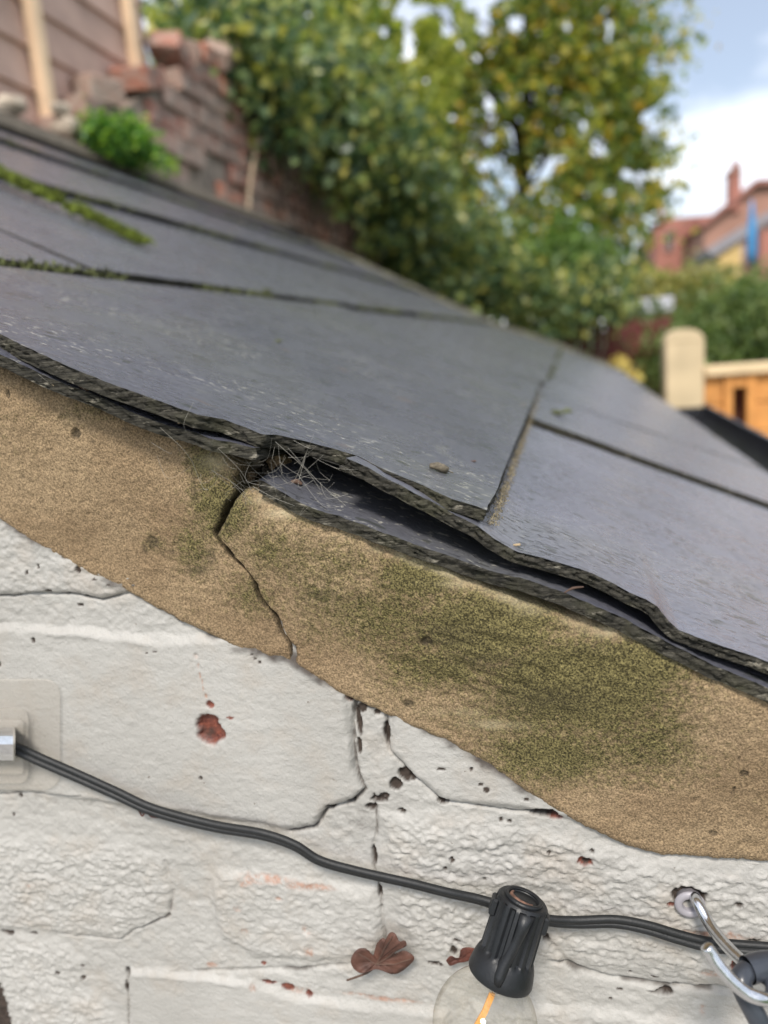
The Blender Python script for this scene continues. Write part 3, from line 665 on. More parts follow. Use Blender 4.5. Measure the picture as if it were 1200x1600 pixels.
# ------------------------------------------------------------------ slate roof
PR = {'E': (.232, -.190), 'E1': (-.0265, -.0545), 'C': (-.314, .0676), 'B': (-.604, .225), 'A': (-.892, .386), 'T': (-1.186, .541)}
TH = .0048
roof = empty('slate_roof', (-.5, 1.5, .2), label='old grey slate roof with lifted slates over the cracked mortar', cat='roof')
def slab(name, Tp, thick, mat, parent=roof, rough=.0006, rows=5, seed=0, **k):
    """Tp (ni,nj,3) top points, i down the slope, j into the picture; thick scalar or (ni,)"""
    ni, nj, _ = Tp.shape
    di = np.gradient(Tp, axis=0); dj = np.gradient(Tp, axis=1); N = np.cross(di, dj); N /= np.linalg.norm(N, axis=-1, keepdims=True) + 1e-12
    th = np.broadcast_to(np.asarray(thick, float).reshape(-1, 1) if np.ndim(thick) else thick, (ni, nj))
    V = Tp.reshape(-1, 3); i, j = np.meshgrid(np.arange(ni - 1), np.arange(nj - 1), indexing='ij'); b = (i * nj + j).ravel()
    Q = np.stack([b, b + nj, b + nj + 1, b + 1], 1)
    B = (Tp - N * th[..., None]).reshape(-1, 3); QB = Q[:, ::-1] + len(V)
    per = np.concatenate([np.arange(ni - 1) * nj, (ni - 1) * nj + np.arange(nj - 1), (ni - 1 - np.arange(ni - 1)) * nj + nj - 1, nj - 1 - np.arange(nj - 1)])
    T0 = V[per]; B0 = B[per]; n = len(per)
    c = T0.mean(0); out = T0 - np.roll(T0, 1, 0); out = np.cross(out, N.reshape(-1, 3)[per]); out /= np.linalg.norm(out, axis=1, keepdims=True) + 1e-9
    S_ = [T0]
    arc = np.cumsum(np.linalg.norm(T0 - np.roll(T0, 1, 0), axis=1))
    for r in range(1, rows):
        f = r / rows; lay = rough * (1.3 * fbm(arc, arc * 0 + r * .013, 420, seed + r, 3, .6) + .9 * fbm(arc, arc * 0 + r * .31, 90, seed + r + 7))
        S_.append(T0 * (1 - f) + B0 * f + out * lay[:, None])
    S_.append(B0); VS = np.concatenate(S_); o = len(V) * 2; QS = []
    a = np.arange(n); a2 = (a + 1) % n
    for r in range(rows): QS.append(np.stack([o + r * n + a, o + (r + 1) * n + a, o + (r + 1) * n + a2, o + r * n + a2], 1))
    QS = np.concatenate(QS)
    mi = np.concatenate([np.zeros(len(Q)), np.ones(len(QB)), np.ones(len(QS))])
    return mesh_np(name, np.concatenate([V, B, VS]), np.concatenate([Q, QB, QS]), [mat, M['edge']], parent, midx=mi, **k)
jrow = lambda L: np.concatenate([[0, .0004, .001, .002, .004, .007, .011, .017, .025, .04], np.linspace(.06, L, 14)])
# the big slate at the near left, its broken edge traced from the photograph
def plane_from(U, L): 
    d = unit([L[0] - U[0], 0, L[1] - U[1]]); return np.array([L[0], 0, L[1]]), np.array([-d[2], 0, d[0]]), d
p0, n0v, ds0 = plane_from((-.1916, .0160), (-.0253, -.0538))
s1 = [(-330, 378), (-150, 458), (0, 521), (56, 549), (112, 575), (169, 597), (244, 624), (311, 648), (350, 655), (375, 665), (410, 679), (433, 679), (475, 689), (517, 700), (558, 712), (600, 733), (662, 758), (704, 779), (746, 792), (764, 799)]
e1 = on_plane(s1, p0, n0v)
sx = np.linspace(e1[0, 0], e1[-1, 0], 420); yn = np.interp(sx, e1[:, 0], e1[:, 1]) + .0010 * fbm(sx, sx * 0, 180, 5, 5, .7)
J = jrow(.62)
xE = lambda y: -.0262 - .006 * np.clip(y, 0, 1) + .0009 * fbm(y, y * 0, 60, 3)
Tp = np.zeros((420, len(J), 3)); fr = (sx - sx[0]) / (sx[-1] - sx[0])
for j, dy in enumerate(J):
    y = yn + dy * (1 - (yn - yn.min()) / .62 * 0) 
    xe = xE(np.array([dy]))[0]; x = sx[0] + fr * (xe - sx[0]); 
    Tp[:, j, 0] = x; Tp[:, j, 1] = np.interp(x, sx, yn) + dy * np.interp(x, [-.31, -.03], [1.28, 1.04])
    Tp[:, j, 2] = p0[2] + (x - p0[0]) * ds0[2] / ds0[0] + .0007 * fbm(x, x * 0 + dy, 18, 9)
th = np.interp(sx, at([(0, 0)] * 1, 0)[:, 0] * 0 + 0, [1]) if False else np.interp(fr, [0, .45, .6, .75, 1], [.0050, .0050, .0046, .0046, .0040])
slab('slate', Tp, th, M['slate'], seed=1, rough=.0016, rows=7, label='large slate with a ragged near edge and a lifted right corner')
# broken slate strip below it on the left
def traced(name, top, yv, depth, thick, mat, slope_in=0., seed=0, n=260, zj=.0003, **k):
    e = at(top, yv); sx = np.linspace(e[0, 0], e[-1, 0], n); z = np.interp(sx, e[:, 0], e[:, 2])
    for _ in range(2): z = np.convolve(np.pad(z, 3, mode='edge'), np.ones(7) / 7, 'valid')
    z = z + zj * fbm(sx, sx * 0, 260, seed, 3)
    yy = yv + .0012 * fbm(sx, sx * 0 + 1, 130, seed + 1, 4, .6)
    J = np.concatenate([[0, .0005, .0015, .003, .006, .011], np.linspace(.02, depth, 8)])
    Tp = np.zeros((n, len(J), 3))
    zl = np.interp(sx, [sx[0], sx[-1]], [z[0], z[-1]])
    lin = np.polyval(np.polyfit(sx, z, 1), sx)
    for j, dy in enumerate(J):
        w = math.exp(-dy / .05); Tp[:, j, 0] = sx; Tp[:, j, 1] = yy + dy; Tp[:, j, 2] = z * w + lin * (1 - w) + slope_in * dy + .0004 * fbm(sx, sx * 0 + dy, 70, seed + 3)
    return slab(name, Tp, thick, mat, seed=seed + 5, rough=.0014, rows=6, **k)
traced('slate', [(-330, 402), (-150, 480), (0, 554), (56, 581), (139, 613), (225, 651), (262, 665), (300, 673), (337, 687), (370, 693), (401, 701)], -.0200, .10, .0040, M['slate_far'], seed=12,
       label='thin broken slate under the big one at the left')
# lower bedded slate on the right
traced('slate', [(404, 747), (430, 762), (454, 779), (490, 795), (533, 808), (600, 832), (683, 861), (767, 893), (817, 903), (860, 918), (900, 933), (975, 966), (1050, 1007), (1125, 1044), (1200, 1075), (1500, 1212)],
       -.0140, .12, .0044, M['slate_dirty'], slope_in=.05, seed=22, n=380, label='bottom slate lying on the mortar strip, mottled with dark spots')
# big right slate of the lowest course
U2, L2 = (-.0265, -.0612), PR['E']
p2, n2v, ds2 = plane_from(U2, L2)
s2 = [(540, 716), (575, 731), (600, 746), (642, 767), (704, 800), (746, 821), (780, 846), (806, 861), (850, 872), (874, 880), (905, 889), (930, 899), (960, 913), (982, 925), (1010, 936), (1027, 947), (1045, 970), (1061, 985), (1085, 994), (1106, 1001), (1150, 1017), (1200, 1034), (1280, 1062), (1420, 1120), (1600, 1190)]
# its upper left tail sits on the same plane, run up under the big slate
e2 = at(s2, -.0125); lin2 = p2[2] + (e2[:, 0] - p2[0]) * ds2[2] / ds2[0]
e2p = on_plane(s2, p2, n2v)
sx = np.linspace(e2[0, 0], .232, 460)
wgt = np.interp(e2[:, 0], [-.08, -.03, .0, .03], [1, 1, .9, .85])
zz = lin2 + (e2[:, 2] - lin2) * wgt
# the part of the deviation not taken up in height is taken up by chipping of the edge
ey = []
for (px, z_) in zip(s2, zz):
    d = rays([px])[0]; t = (z_ - CAM[2]) / d[2]; ey.append(CAM + d * t)
ey = np.array(ey); ey = ey[ey[:, 0] < .12]; ey = np.concatenate([ey, [[.236, -.024, p2[2] + (.236 - p2[0]) * ds2[2] / ds2[0]]]])
sx = np.linspace(ey[0, 0], .234, 560)
zed = np.interp(sx, ey[:, 0], ey[:, 2]); yed = np.interp(sx, ey[:, 0], ey[:, 1]) + .0012 * fbm(sx, sx * 0, 160, 6, 5, .7)
J = jrow(.285)
Tp = np.zeros((560, len(J), 3))
for j, dy in enumerate(J):
    w = math.exp(-max(dy, 0) / .045); x = sx
    zl = p2[2] + (x - p2[0]) * ds2[2] / ds2[0]
    Tp[:, j, 0] = x; Tp[:, j, 1] = yed + dy * ((.2995 + .557 * (np.clip(x, -.0265, .3) + .0265)) - yed) / .285; Tp[:, j, 2] = zed * w + zl * (1 - w) + .0006 * fbm(x, x * 0 + dy, 20, 19)
th2 = np.interp(sx, [-.08, -.03, .02, .1], [.0044, .0040, .0038, .0038])
slab('slate', Tp, th2, M['slate_pitted'], seed=31, rough=.0018, rows=7, label='large pitted slate at the lower right with a wavy broken edge')
# all other slates
def course_slate(U, L, y0, y1, mat, k, th=TH, skew=0., lift=0., sunk=.0085):
    (y0, y0b), (y1, y1b) = y0, y1
    U = np.array(U); L = np.array(L); d = unit(L - U); nn = np.array([-d[1], d[0]])
    Uu = U - d * .045 - nn * sunk; ni, nj = 26, max(8, int((y1 - y0) / .012)); nj = min(nj, 40)
    Tp = np.zeros((ni, nj, 3)); a = np.linspace(0, 1, ni); yy = np.linspace(y0, y1, nj)
    A_, Y_ = np.meshgrid(a, yy, indexing='ij')
    f_ = (Y_ - y0) / (y1 - y0); Y_ = Y_ + A_ * ((y0b - y0) * (1 - f_) + (y1b - y1) * f_); end_ = (f_ < 1e-6) | (f_ > 1 - 1e-6)
    P = Uu + (L - Uu) * A_[..., None] + nn * (lift * A_[..., None] ** 2)
    edge = .0022 * fbm(Y_, Y_ * 0 + k * .1, 40, k, 4, .6) * (A_ > .97)
    Tp[..., 0] = P[..., 0] + edge; Tp[..., 1] = Y_ + skew * (1 - A_) + .0012 * fbm(P[..., 0], Y_ * 0, 50, k + 3) * end_; Tp[..., 2] = P[..., 1] + .0010 * fbm(P[..., 0], Y_, 9, k)
    return slab('slate', Tp, th, mat, seed=k, rows=3, rough=.0008)
YE = 3.2
cs = [('E1', 'E', [(.308, .452), (.515, .775), (.95, 1.10), (1.4, 1.46), (1.86, 1.86), (2.3, 2.25), (2.77, 2.55), YE], 'slate_far'),
      ('C', 'E1', [(.81, .668), (1.06, 1.0), 1.36, 1.72, 2.1, 2.5, 2.85, YE], 'slate_far'),
      ('B', 'C', [.0, .24, .487, .89, 1.2, 1.55, 1.9, 2.3, 2.7, YE], 'slate_far'),
      ('A', 'B', [.0, .40, .78, 1.15, 1.5, 1.9, 2.3, 2.75, YE], 'slate_far'),
      ('T', 'A', [.0, .3, .68, 1.05, 1.42, 1.8, 2.2, 2.7, YE], 'slate_far')]
kk = 40
for (u, l, ys, mt) in cs:
    U = PR[u]; L = PR[l]
    if u == 'E1': U = (U[0], U[1] - .0008); L = (L[0], L[1] + .0035)
    ys = [q if hasattr(q, '__len__') else (q, q) for q in ys]
    for q0, q1 in zip(ys[:-1], ys[1:]):
        g0 = .0022; kk += 1; course_slate(U, L, (q0[0] + g0, q0[1] + g0), (q1[0] - g0, q1[1] - g0), M[mt], kk, lift=rnd.uniform(0, .0022), skew=rnd.uniform(-.006, .006) * (q0[0] == q0[1]), sunk=.0045 if u == 'E1' else .0085)
# undercloak below the slates, far verge and roof timbers so that no light leaks in
dk = MB(); prof = [PR[k] for k in ('T', 'A', 'B', 'C', 'E1', 'E')]
off = .030
dk.prism([(x, .05, z - off) for x, z in prof] + [(x, .05, z - off - .02) for x, z in prof[::-1]], (0, YE - .06, 0)); dk.build('roof_boarding', M['core'], roof)
vg = MB(); vg.prism([(x, YE - .03, z + .012) for x, z in prof] + [(x, YE - .03, z - .07) for x, z in prof[::-1]], (0, .06, 0)); vg.build('far_verge_mortar', M['verge'], roof)
tf = MB(); tf.prism([(-1.19, 0.02, .50), (-1.19, .02, .575), (-1.15, .02, .548), (-1.13, .02, .52)], (0, YE, 0)); tf.build('top_flashing', M['core'], roof)
# mortar lumps and rubble inside the open gap
gp = MB()
def lump(mb, c, r, m=0, sq=(1, 1, .7), seg=(7, 10), amp=.35):
    c = np.asarray(c, float); V = []; F = []; a, b = seg; ph = rnd.random() * 9
    for i in range(a + 1):
        th_ = math.pi * i / a
        for j in range(b):
            f = 2 * math.pi * j / b; p = np.array([math.sin(th_) * math.cos(f), math.sin(th_) * math.sin(f), math.cos(th_)])
            rr = r * (1 + amp * (rnd.random() - .5) * (0 < i < a) + .18 * math.sin(3 * f + ph)*math.sin(th_)); V.append(c + p * rr * np.array(sq))
    for i in range(a):
        for j in range(b): q = i * b + j; q2 = i * b + (j + 1) % b; F.append((q, q + b, q2 + b, q2))
    mb.add(V, F, m)

# ------------------------------------------------------------------ gutter
gt = empty('gutter', (.27, .8, -.21), label='black plastic gutter along the low edge of the slates', cat='gutter')
g_ = MB(); gr = .052; gcx, gcz = .232 + .040, -.205
ring = [(gcx + gr * math.cos(a), gcz + gr * math.sin(a)) for a in np.linspace(math.pi, 2 * math.pi, 13)]
ring2 = [(gcx + (gr - .003) * math.cos(a), gcz + (gr - .003) * math.sin(a)) for a in np.linspace(2 * math.pi, math.pi, 13)]
GY0, GY1 = -.02, 1.78
outl = ring + [(gcx + gr + .003, gcz + .006), (gcx + gr - .004, gcz + .006)] + ring2
F = []; n = len(outl); V = [(x, GY0, z) for x, z in outl] + [(x, GY1, z) for x, z in outl]
F = [(i, (i + 1) % n, (i + 1) % n + n, i + n) for i in range(n)] + [tuple(range(n, 2 * n)), tuple(range(n - 1, -1, -1))]
mesh_py('channel', V, F, M['gutter'], gt)
fb = MB(); fb.box(.168, .186, .0, YE - .1, -.31, -.200); fb.build('fascia_board', M['gutter'], gt)
ec = MB(); ec.prism([(x, GY1, z) for x, z in ring], (0, .006, 0)); ec.build('end_cap', M['gutter'], gt)

# ------------------------------------------------------------------ moss, debris, cobwebs
def tufts(pts, mat, name, h=.004, per=14, sp=.003, **k):
    V = []; F = []
    for p in pts:
        for _ in range(per):
            q = np.array(p) + rng.normal(0, sp, 3) * [1, 1, .35]; d = unit(rng.normal(0, .6, 3) + [0, 0, 1]); w = h * rnd.uniform(.15, .35); hh = h * rnd.uniform(.5, 1.2)
            s = unit(np.cross(d, rng.normal(0, 1, 3))); b = len(V); V += [q - s * w, q + s * w, q + d * hh]; F.append((b, b + 1, b + 2))
    return mesh_np(name, np.array(V), np.array(F), mat, smooth=False, **k)
def prof_z(x):
    xs_ = [p[0] for p in prof]; return np.interp(x, xs_, [p[1] for p in prof])
mp_ = []
for f in np.linspace(0, 1, 260):                      # bright streak in the joint of the third course
    x = -.62 + .22 * f; w = .0035 * (1 - f) ** 1.5 + .0010
    if vn(np.array([f]), np.array([.5]), 14, 9)[0] < .30: continue
    if f > .97: continue
    for _ in range(4): mp_.append((x + rnd.gauss(0, .002), .486 + rnd.gauss(0, w * 1.4), prof_z(x) + .004 + rnd.uniform(0, .005) * (1.1 - f)))
tufts(mp_, M['moss'], 'moss', .006, 12, .0025, label='bright green moss streak in a slate joint at the upper left', cat='moss', kind='stuff')
ed = []
for (key, ya, yb, n, a) in (('C', .1, 3.1, 620, .0035), ('B', .35, 3.1, 520, .004), ('A', .7, 3.1, 420, .004), ('T', 1., 3.1, 300, .006), ('E1', .8, 3.1, 110, .003)):
    x0, z0 = PR[key]
    for _ in range(n):
        y = rnd.uniform(ya, yb)
        if vn(np.array([y]), np.array([x0]), 9, 7)[0] < .42: continue
        ed.append((x0 + rnd.gauss(.002, a), y, z0 - .003 + rnd.uniform(-.002, .001)))
tufts(ed, M['moss_dark'], 'moss', .0045, 9, .003, label='dark moss along the lower edges of the slate courses', cat='moss', kind='stuff')
gr_ = []
for _ in range(900):
    y = abs(rnd.gauss(0, .35)) - .008
    gr_.append((float(xE(np.array([max(y, 0)]))[0]) + rnd.uniform(-.0006, .0022), y, -.0600 + rnd.uniform(-.001, .0030)))
tufts(gr_, M['straw2'], 'edge_grit', .0009, 5, .0006, label='sandy grit along the long edge of the big slate', cat='grit', kind='stuff')
def on_roof(px, py, pl=(None, None)):
    P0, N0 = (p0, n0v) if pl == 1 else (p2, n2v); return on_plane([(px, py)], P0, N0)[0]
def clump(name, px, py, plane, r, mat, lab_, cat, n=26, fl=.5):
    c = on_roof(px, py, plane); mb = MB()
    for _ in range(n): lump(mb, c + rng.normal(0, r * .5, 3) * [1.2, .8, .12] + [0, 0, r * .15], r * rnd.uniform(.2, .45), sq=(1, 1, fl), seg=(4, 6))
    return mb.build(name, mat, label=lab_, cat=cat)
clump('moss_clump', 863, 648, 2, .009, M['moss_dark'], 'dark moss clump on the slate behind the lifted corner', 'moss')
clump('moss_clump', 412, 457, 1, .008, M['moss_dark'], 'dark moss clump on the slate edge near the picture middle left', 'moss')
clump('moss_clump', 433, 534, 1, .0035, M['moss_dark'], 'small green moss speck alone on the big slate', 'moss', 10)
cw = MB(); c = on_roof(686, 737, 1); a = on_roof(672, 733, 1); b2 = on_roof(700, 741, 1)
cw.tube([a + [0, 0, .0012], (a * .6 + b2 * .4) + [0, 0, .0019], (a * .3 + b2 * .7) + [0, 0, .0017], b2 + [0, 0, .0014]], [.0009, .0015, .0016, .0012], 8)
cw.tube([b2 + [0, 0, .0012], b2 + [.002, 0, .0004]], .0002, 4)
cw.build('seed_husk', M['husk'], smooth=True, label='grey brown seed husk lying near the slate corner', cat='seed')
for (px, py, ln, pl, lab_) in ((808, 853, .0025, 2, 'cream flake on the pitted slate beside its broken edge'), (740, 722, .0022, 1, 'tiny dark crumb on the big slate above the husk'), (818, 632, .002, 1, 'pale crumb beside the long slate joint')):
    c = on_roof(px, py, pl); mb = MB(); lump(mb, c + [0, 0, .0004], ln * .5, sq=(1.3, .8, .3), seg=(4, 7)); mb.build('debris_flake', M['straw'] if px != 740 else M['twig'], label=lab_, cat='debris')
# rubble in the cavity
rb = empty('cavity_rubble', tuple(at([(440, 740)], .01)[0]), label='crumbled mortar lumps in the gap under the big slate', cat='rubble')
for (px, py, y, r) in ((436, 722, .012, .0042), (395, 722, .006, .0035), (470, 745, .02, .005), (388, 745, .004, .003), (520, 752, .03, .005), (410, 735, .02, .006)):
    mb = MB(); lump(mb, at([(px, py)], y)[0], r, seg=(9, 12)); mb.build('mortar_lump', M['sand'] if px in (436, 388) else M['core'], rb, smooth=False)
# cobwebs
wb = MB()
def strand(a, b, sag=.002, r=.00007):
    a = np.array(a); b = np.array(b); m = (a + b) / 2 + [rnd.gauss(0, sag), rnd.gauss(0, sag), -abs(rnd.gauss(0, sag))]; wb.tube(spline([a, m, b], 5), r, 3, caps=False)
for _ in range(60):
    cx_ = rnd.choice([(330, 690), (380, 715), (470, 715), (410, 720), (360, 740), (500, 740), (300, 680), (395, 745)])
    p = (cx_[0] + rnd.gauss(0, 34), cx_[1] + rnd.gauss(0, 14)); q = (p[0] + rnd.gauss(22, 34), p[1] + rnd.gauss(12, 26))
    y = rnd.uniform(-.022, -.010)
    strand(at([p], y)[0], at([q], y + rnd.uniform(-.003, .004))[0], .0026, rnd.choice([.000022, .00003, .000045]))
for (p, q) in (((250, 668), (300, 720)), ((300, 720), (325, 765)), ((340, 700), (395, 770)), ((395, 760), (460, 790)), ((330, 735), (385, 772)), ((60, 585), (95, 600)), ((120, 595), (160, 632)), ((430, 690), (500, 765)), ((450, 700), (540, 790))):
    strand(at([p], -.021)[0], at([q], -.019)[0], .0015, .00006)
wb.build('cobweb', M['web'], label='dusty cobweb threads across the open gap above the crack', cat='cobweb', kind='stuff')
def bit(name, pts, y, r, mat, lab_, cat, seg=6):
    P = [at([p[:2]], y if len(p) < 3 else p[2])[0] for p in pts]; mb = MB(); n = len(spline(P, 5)); mb.tube(spline(P, 5), [r * (1 - .5 * abs(i / (n - 1) * 2 - 1)) for i in range(n)], seg)
    return mb.build(name, mat, smooth=True, label=lab_, cat=cat)
bit('dry_stem', [(115, 592), (126, 602), (138, 612)], -.019, .0008, M['twig'], 'short pinkish brown stem lodged under the left slate edge', 'twig')
bit('dry_stem', [(278, 661), (295, 657), (312, 655)], -.019, .0006, M['straw'], 'pale straw piece lying across the slate edge at left', 'twig')
bit('dry_stem', [(78, 600), (88, 604), (92, 612)], -.019, .0007, M['straw'], 'curled pale fibre on the thin left slate', 'twig')
bit('dry_stem', [(882, 926), (895, 919), (912, 917)], -.020, .0004, M['twig'], 'tiny brown twig caught between the right hand slates', 'twig')
bit('worm_cast', [(512, 856), (514, 866), (520, 872), (526, 878)], -.0092, .0005, M['leaf_dry2'], 'thin dark red thread on the mortar strip', 'debris')
bit('dry_stem', [(452, 755), (463, 752), (472, 757)], -.002, .0010, M['twig'], 'small red brown crumb on the bottom slate', 'debris')
bit('dry_stem', [(215, 1262), (222, 1275), (228, 1268), (235, 1275), (246, 1278)], -.004, .0004, M['leaf_dry2'], 'dark red thread hanging below the cable at left', 'debris')

# ------------------------------------------------------------------ string light: cable, socket, bulb
cable = empty('light_cable', tuple(at([(400, 1300)], 0)[0]), label='black twin core string light cable running across the white wall', cat='cable')
cp = [(-260, 1050, -.008), (-80, 1128, -.010), (0, 1161, -.012), (30, 1172, -.0105), (60, 1186, -.009), (120, 1212, -.0075), (180, 1239, -.007), (240, 1266, -.007), (330, 1290, -.006), (410, 1304, -.0062), (460, 1321, -.0065),
      (500, 1345, -.0065), (560, 1362, -.0065), (640, 1380, -.007), (700, 1395, -.009), (750, 1406, -.012), (800, 1422, -.0135), (850, 1437, -.011), (900, 1441, -.008), (960, 1440, -.0062), (1010, 1449, -.006), (1060, 1464, -.006), (1110, 1476, -.006), (1200, 1484, -.006), (1400, 1500, -.006)]
cs_ = spline([at([p[:2]], p[2])[0] for p in cp], 9)
for s in (1, -1):
    mb = MB(); P = []
    for i, p in enumerate(cs_):
        t = unit(cs_[min(i + 1, len(cs_) - 1)] - cs_[max(i - 1, 0)]); u = unit(np.cross(t, [0, 1, 0])); u = u if u[2] > 0 else -u
        tw = .55 * math.sin(i * .03 + 1.1); P.append(p + s * .00108 * (u * math.cos(tw) + np.array([0, 1, 0]) * math.sin(tw)))
    mb.tube(P, .00138, 12); mb.build('core', M['black'], cable, smooth=True)
mb = MB()
mb.tube(cs_, .0010, 8); mb.build('web_strip', M['black'], cable, smooth=True)

sock = empty('lamp_socket', tuple(at([(790, 1460)], -.018)[0]), label='black ribbed lamp holder clamped on the cable', cat='lamp holder')
A_ = at([(817, 1408)], -.0205)[0]; B_ = at([(781, 1524)], -.0275)[0]
ax = unit(B_ - A_); Ls = np.linalg.norm(B_ - A_)
xv = unit(np.cross(ax, [0, 1, 0])); yv2 = np.cross(ax, xv)            # lathe local axes; ax points down to the bulb
if yv2[1] > 0: yv2 = -yv2; xv = -xv
def SM(o=A_): return Matrix(((xv[0], yv2[0], ax[0], o[0]), (xv[1], yv2[1], ax[1], o[1]), (xv[2], yv2[2], ax[2], o[2]), (0, 0, 0, 1)))
seg = 96; V = []; F = []
R_ = .0088; RUST = 1.6
prof_s = [(0, -.0002), (.0052, -.0002), (.0056, -.0008), (.0080, -.0008), (.0087, 0), (.0089, .001), (.0092, Ls * .66), (.0092, Ls * .70), (.0098, Ls * .735), (.0104, Ls * .80), (.0109, Ls * .89), (.0112, Ls * .97), (.0110, Ls), (.0100, Ls + .0004), (.0085, Ls - .001), (.0080, Ls - .004), (0, Ls - .004)]
for (r, h) in prof_s:
    for k in range(seg):
        a = 2 * math.pi * k / seg; rr = r
        if 0.0005 < h < Ls * .70 and r > .008:
            gv = .5 + .5 * math.cos(a * 16); rr = r - .0011 * (gv > .62)
        V.append(SM() @ Vector((rr * math.cos(a), rr * math.sin(a), h)))
for i in range(len(prof_s) - 1):
    for k in range(seg):
        a, b = i * seg + k, i * seg + (k + 1) % seg; F.append((a, b, b + seg, a + seg))
ob = mesh_py('body', V, F, M['socket'], sock, smooth=True)
md = ob.modifiers.new('edge', 'EDGE_SPLIT'); md.split_angle = math.radians(40)
# moulded tongue down the front
mb = MB(); tg = [(0.0014, .0092, .0004, .0028), (.0012, .0096, .004, .0022), (.0008, .0096, .008, .0018), (.0000, .0096, .013, .0018), (-.0010, .0100, .0175, .0021), (-.0014, .0108, .021, .0021), (-.0015, .0113, .0235, .0014)]
V = []; F = []
for (x, y, h, w) in tg:
    h = h / .0245 * (Ls * .95)
    for (dx, dy) in ((-1, -.0020), (-.8, .0000), (-.3, .0007), (.3, .0007), (.8, .0000), (1, -.0020)): V.append(SM() @ Vector((x + dx * w, y + dy, h)))
for i in range(len(tg) - 1):
    for k in range(5): a = i * 6 + k; F.append((a, a + 1, a + 7, a + 6))
F += [(0, 5, 4, 3, 2, 1), tuple(len(V) - 6 + k for k in range(6))]
mesh_py('front_tongue', V, F, M['socket'], sock, smooth=True)
mb = MB(); mb.lathe([(0, -.0009), (.0044, -.0009), (.0050, -.0004), (.0050, .0002)], 28, SM()); mb.build('top_disc', M['socket'], sock, smooth=True)
mb = MB(); mb.tube([SM() @ Vector((.0043 * math.cos(a), .0043 * math.sin(a), -.0011)) for a in np.linspace(1.2, 4.2, 16) - 2.0 + RUST], [.0003 + .0006 * math.sin(math.pi * i / 15) for i in range(16)], 6); mb.build('rust_crescent', M['rust'], sock, smooth=True)
mb = MB(); mb.lathe([(.0052, -.0013), (.0056, -.0018), (.0064, -.0018), (.0068, -.0006), (.0060, 0.0)], 36, SM()); mb.build('top_rim', M['socket'], sock, smooth=True)
# clamp cap over the cable
mb = MB()
for s in (1, -1): mb.box(s * .0088 - .0012, s * .0088 + .0012, -.0030, .0030, .0016, .0075, .0006)
V = [SM() @ Vector(v) for v in mb.V]; mesh_py('cable_clamp', V, mb.F, M['socket'], sock)

bulb = empty('light_bulb', tuple(A_ + ax * (Ls + .016)), label='clear round glass bulb with amber filament below the lamp holder', cat='light bulb')
rB = .0178; prf = [(.0072, Ls - .003), (.0076, Ls + .0005), (.0095, Ls + .003)]
cB = Ls + .0175
for a in np.linspace(math.radians(38), math.pi, 26): prf.append((max(rB * math.sin(a), .0001), cB - rB * math.cos(a)))
mb = MB(); mb.lathe(prf, 56, SM()); mb.build('glass', M['glass'], bulb, smooth=True)
mb = MB(); mb.lathe([(.0052, Ls - .002), (.0046, Ls + .002), (.0030, Ls + .005), (.0014, Ls + .0068), (.0001, Ls + .0072)], 24, SM()); mb.build('glass_stem', M['glass'], bulb, smooth=True)
mb = MB(); f0 = Ls + .0065
P = [(-.0006, .0, f0), (-.0012, 0, f0 + .007), (-.0030, 0, f0 + .016), (-.0046, 0, f0 + .022)]
V = []; F = []
for (x, y, h) in P:
    for (dx, dy) in ((-.0010, -.0005), (.0010, -.0005), (.0010, .0005), (-.0010, .0005)): V.append(SM() @ Vector((x + dx, y + dy, h)))
for i in range(len(P) - 1):
    for k in range(4): a = i * 4 + k; b = i * 4 + (k + 1) % 4; F.append((a, b, b + 4, a + 4))
F += [(3, 2, 1, 0), tuple(len(V) - 4 + k for k in range(4))]
mesh_py('filament', V, F, M['filament'], bulb)
for s in (-1, 1):
    mb = MB(); mb.tube([SM() @ Vector((s * .0016, 0, Ls + .001)), SM() @ Vector((s * .0015, 0, f0 - .0005)), SM() @ Vector((-.0006 + s * .0004, 0, f0 + .0004))], .00016, 5); mb.build('support_wire', M['steel'], bulb)

# ------------------------------------------------------------------ hook, wall plug and clip
hook = empty('screw_hook', tuple(at([(1080, 1402)], 0)[0]), label='zinc screw hook turned into the wall at the lower right', cat='hook')
hp = [(1082, 1398, .012), (1083, 1401, .001), (1088, 1407, -.0055), (1106, 1440, -.0110), (1125, 1466, -.0175), (1147, 1490, -.0245), (1172, 1512, -.0315), (1192, 1530, -.0380), (1206, 1545, -.0450), (1203, 1560, -.0505), (1188, 1560, -.0530), (1166, 1551, -.0530), (1143, 1532, -.0525), (1124, 1510, -.0515), (1112, 1492, -.0505), (1102, 1478, -.0500)]
hs = spline([at([p[:2]], p[2])[0] for p in hp], 7)
mb = MB(); n = len(hs); mb.tube(hs, [.0019 if i < n - 2 else (.00175 if i == n - 2 else .0013) for i in range(n)], 20); mb.build('wire', M['steel'], hook, smooth=True)
plug = at([(1076, 1404)], 0)[0]
mb = MB(); pm = Matrix.Translation(Vector((plug[0], -.0028, plug[2]))) @ Matrix.Rotation(math.radians(90), 4, 'X') @ Matrix.Rotation(math.radians(0), 4, 'X')
mb.lathe([(.0024, -.010), (.0024, .0006), (.0028, .0012), (.0042, .0012), (.0050, .0006), (.0051, 0), (.0046, -.0006), (.0036, -.010)], 40, pm)
mb.build('wall_plug', M['nylon'], smooth=True, label='pale grey nylon wall plug around the screw hook', cat='wall plug')
lk = empty('plastic_link', tuple(at([(1215, 1560)], -.045)[0]), label='dark grey plastic link hanging from the screw hook', cat='chain link')
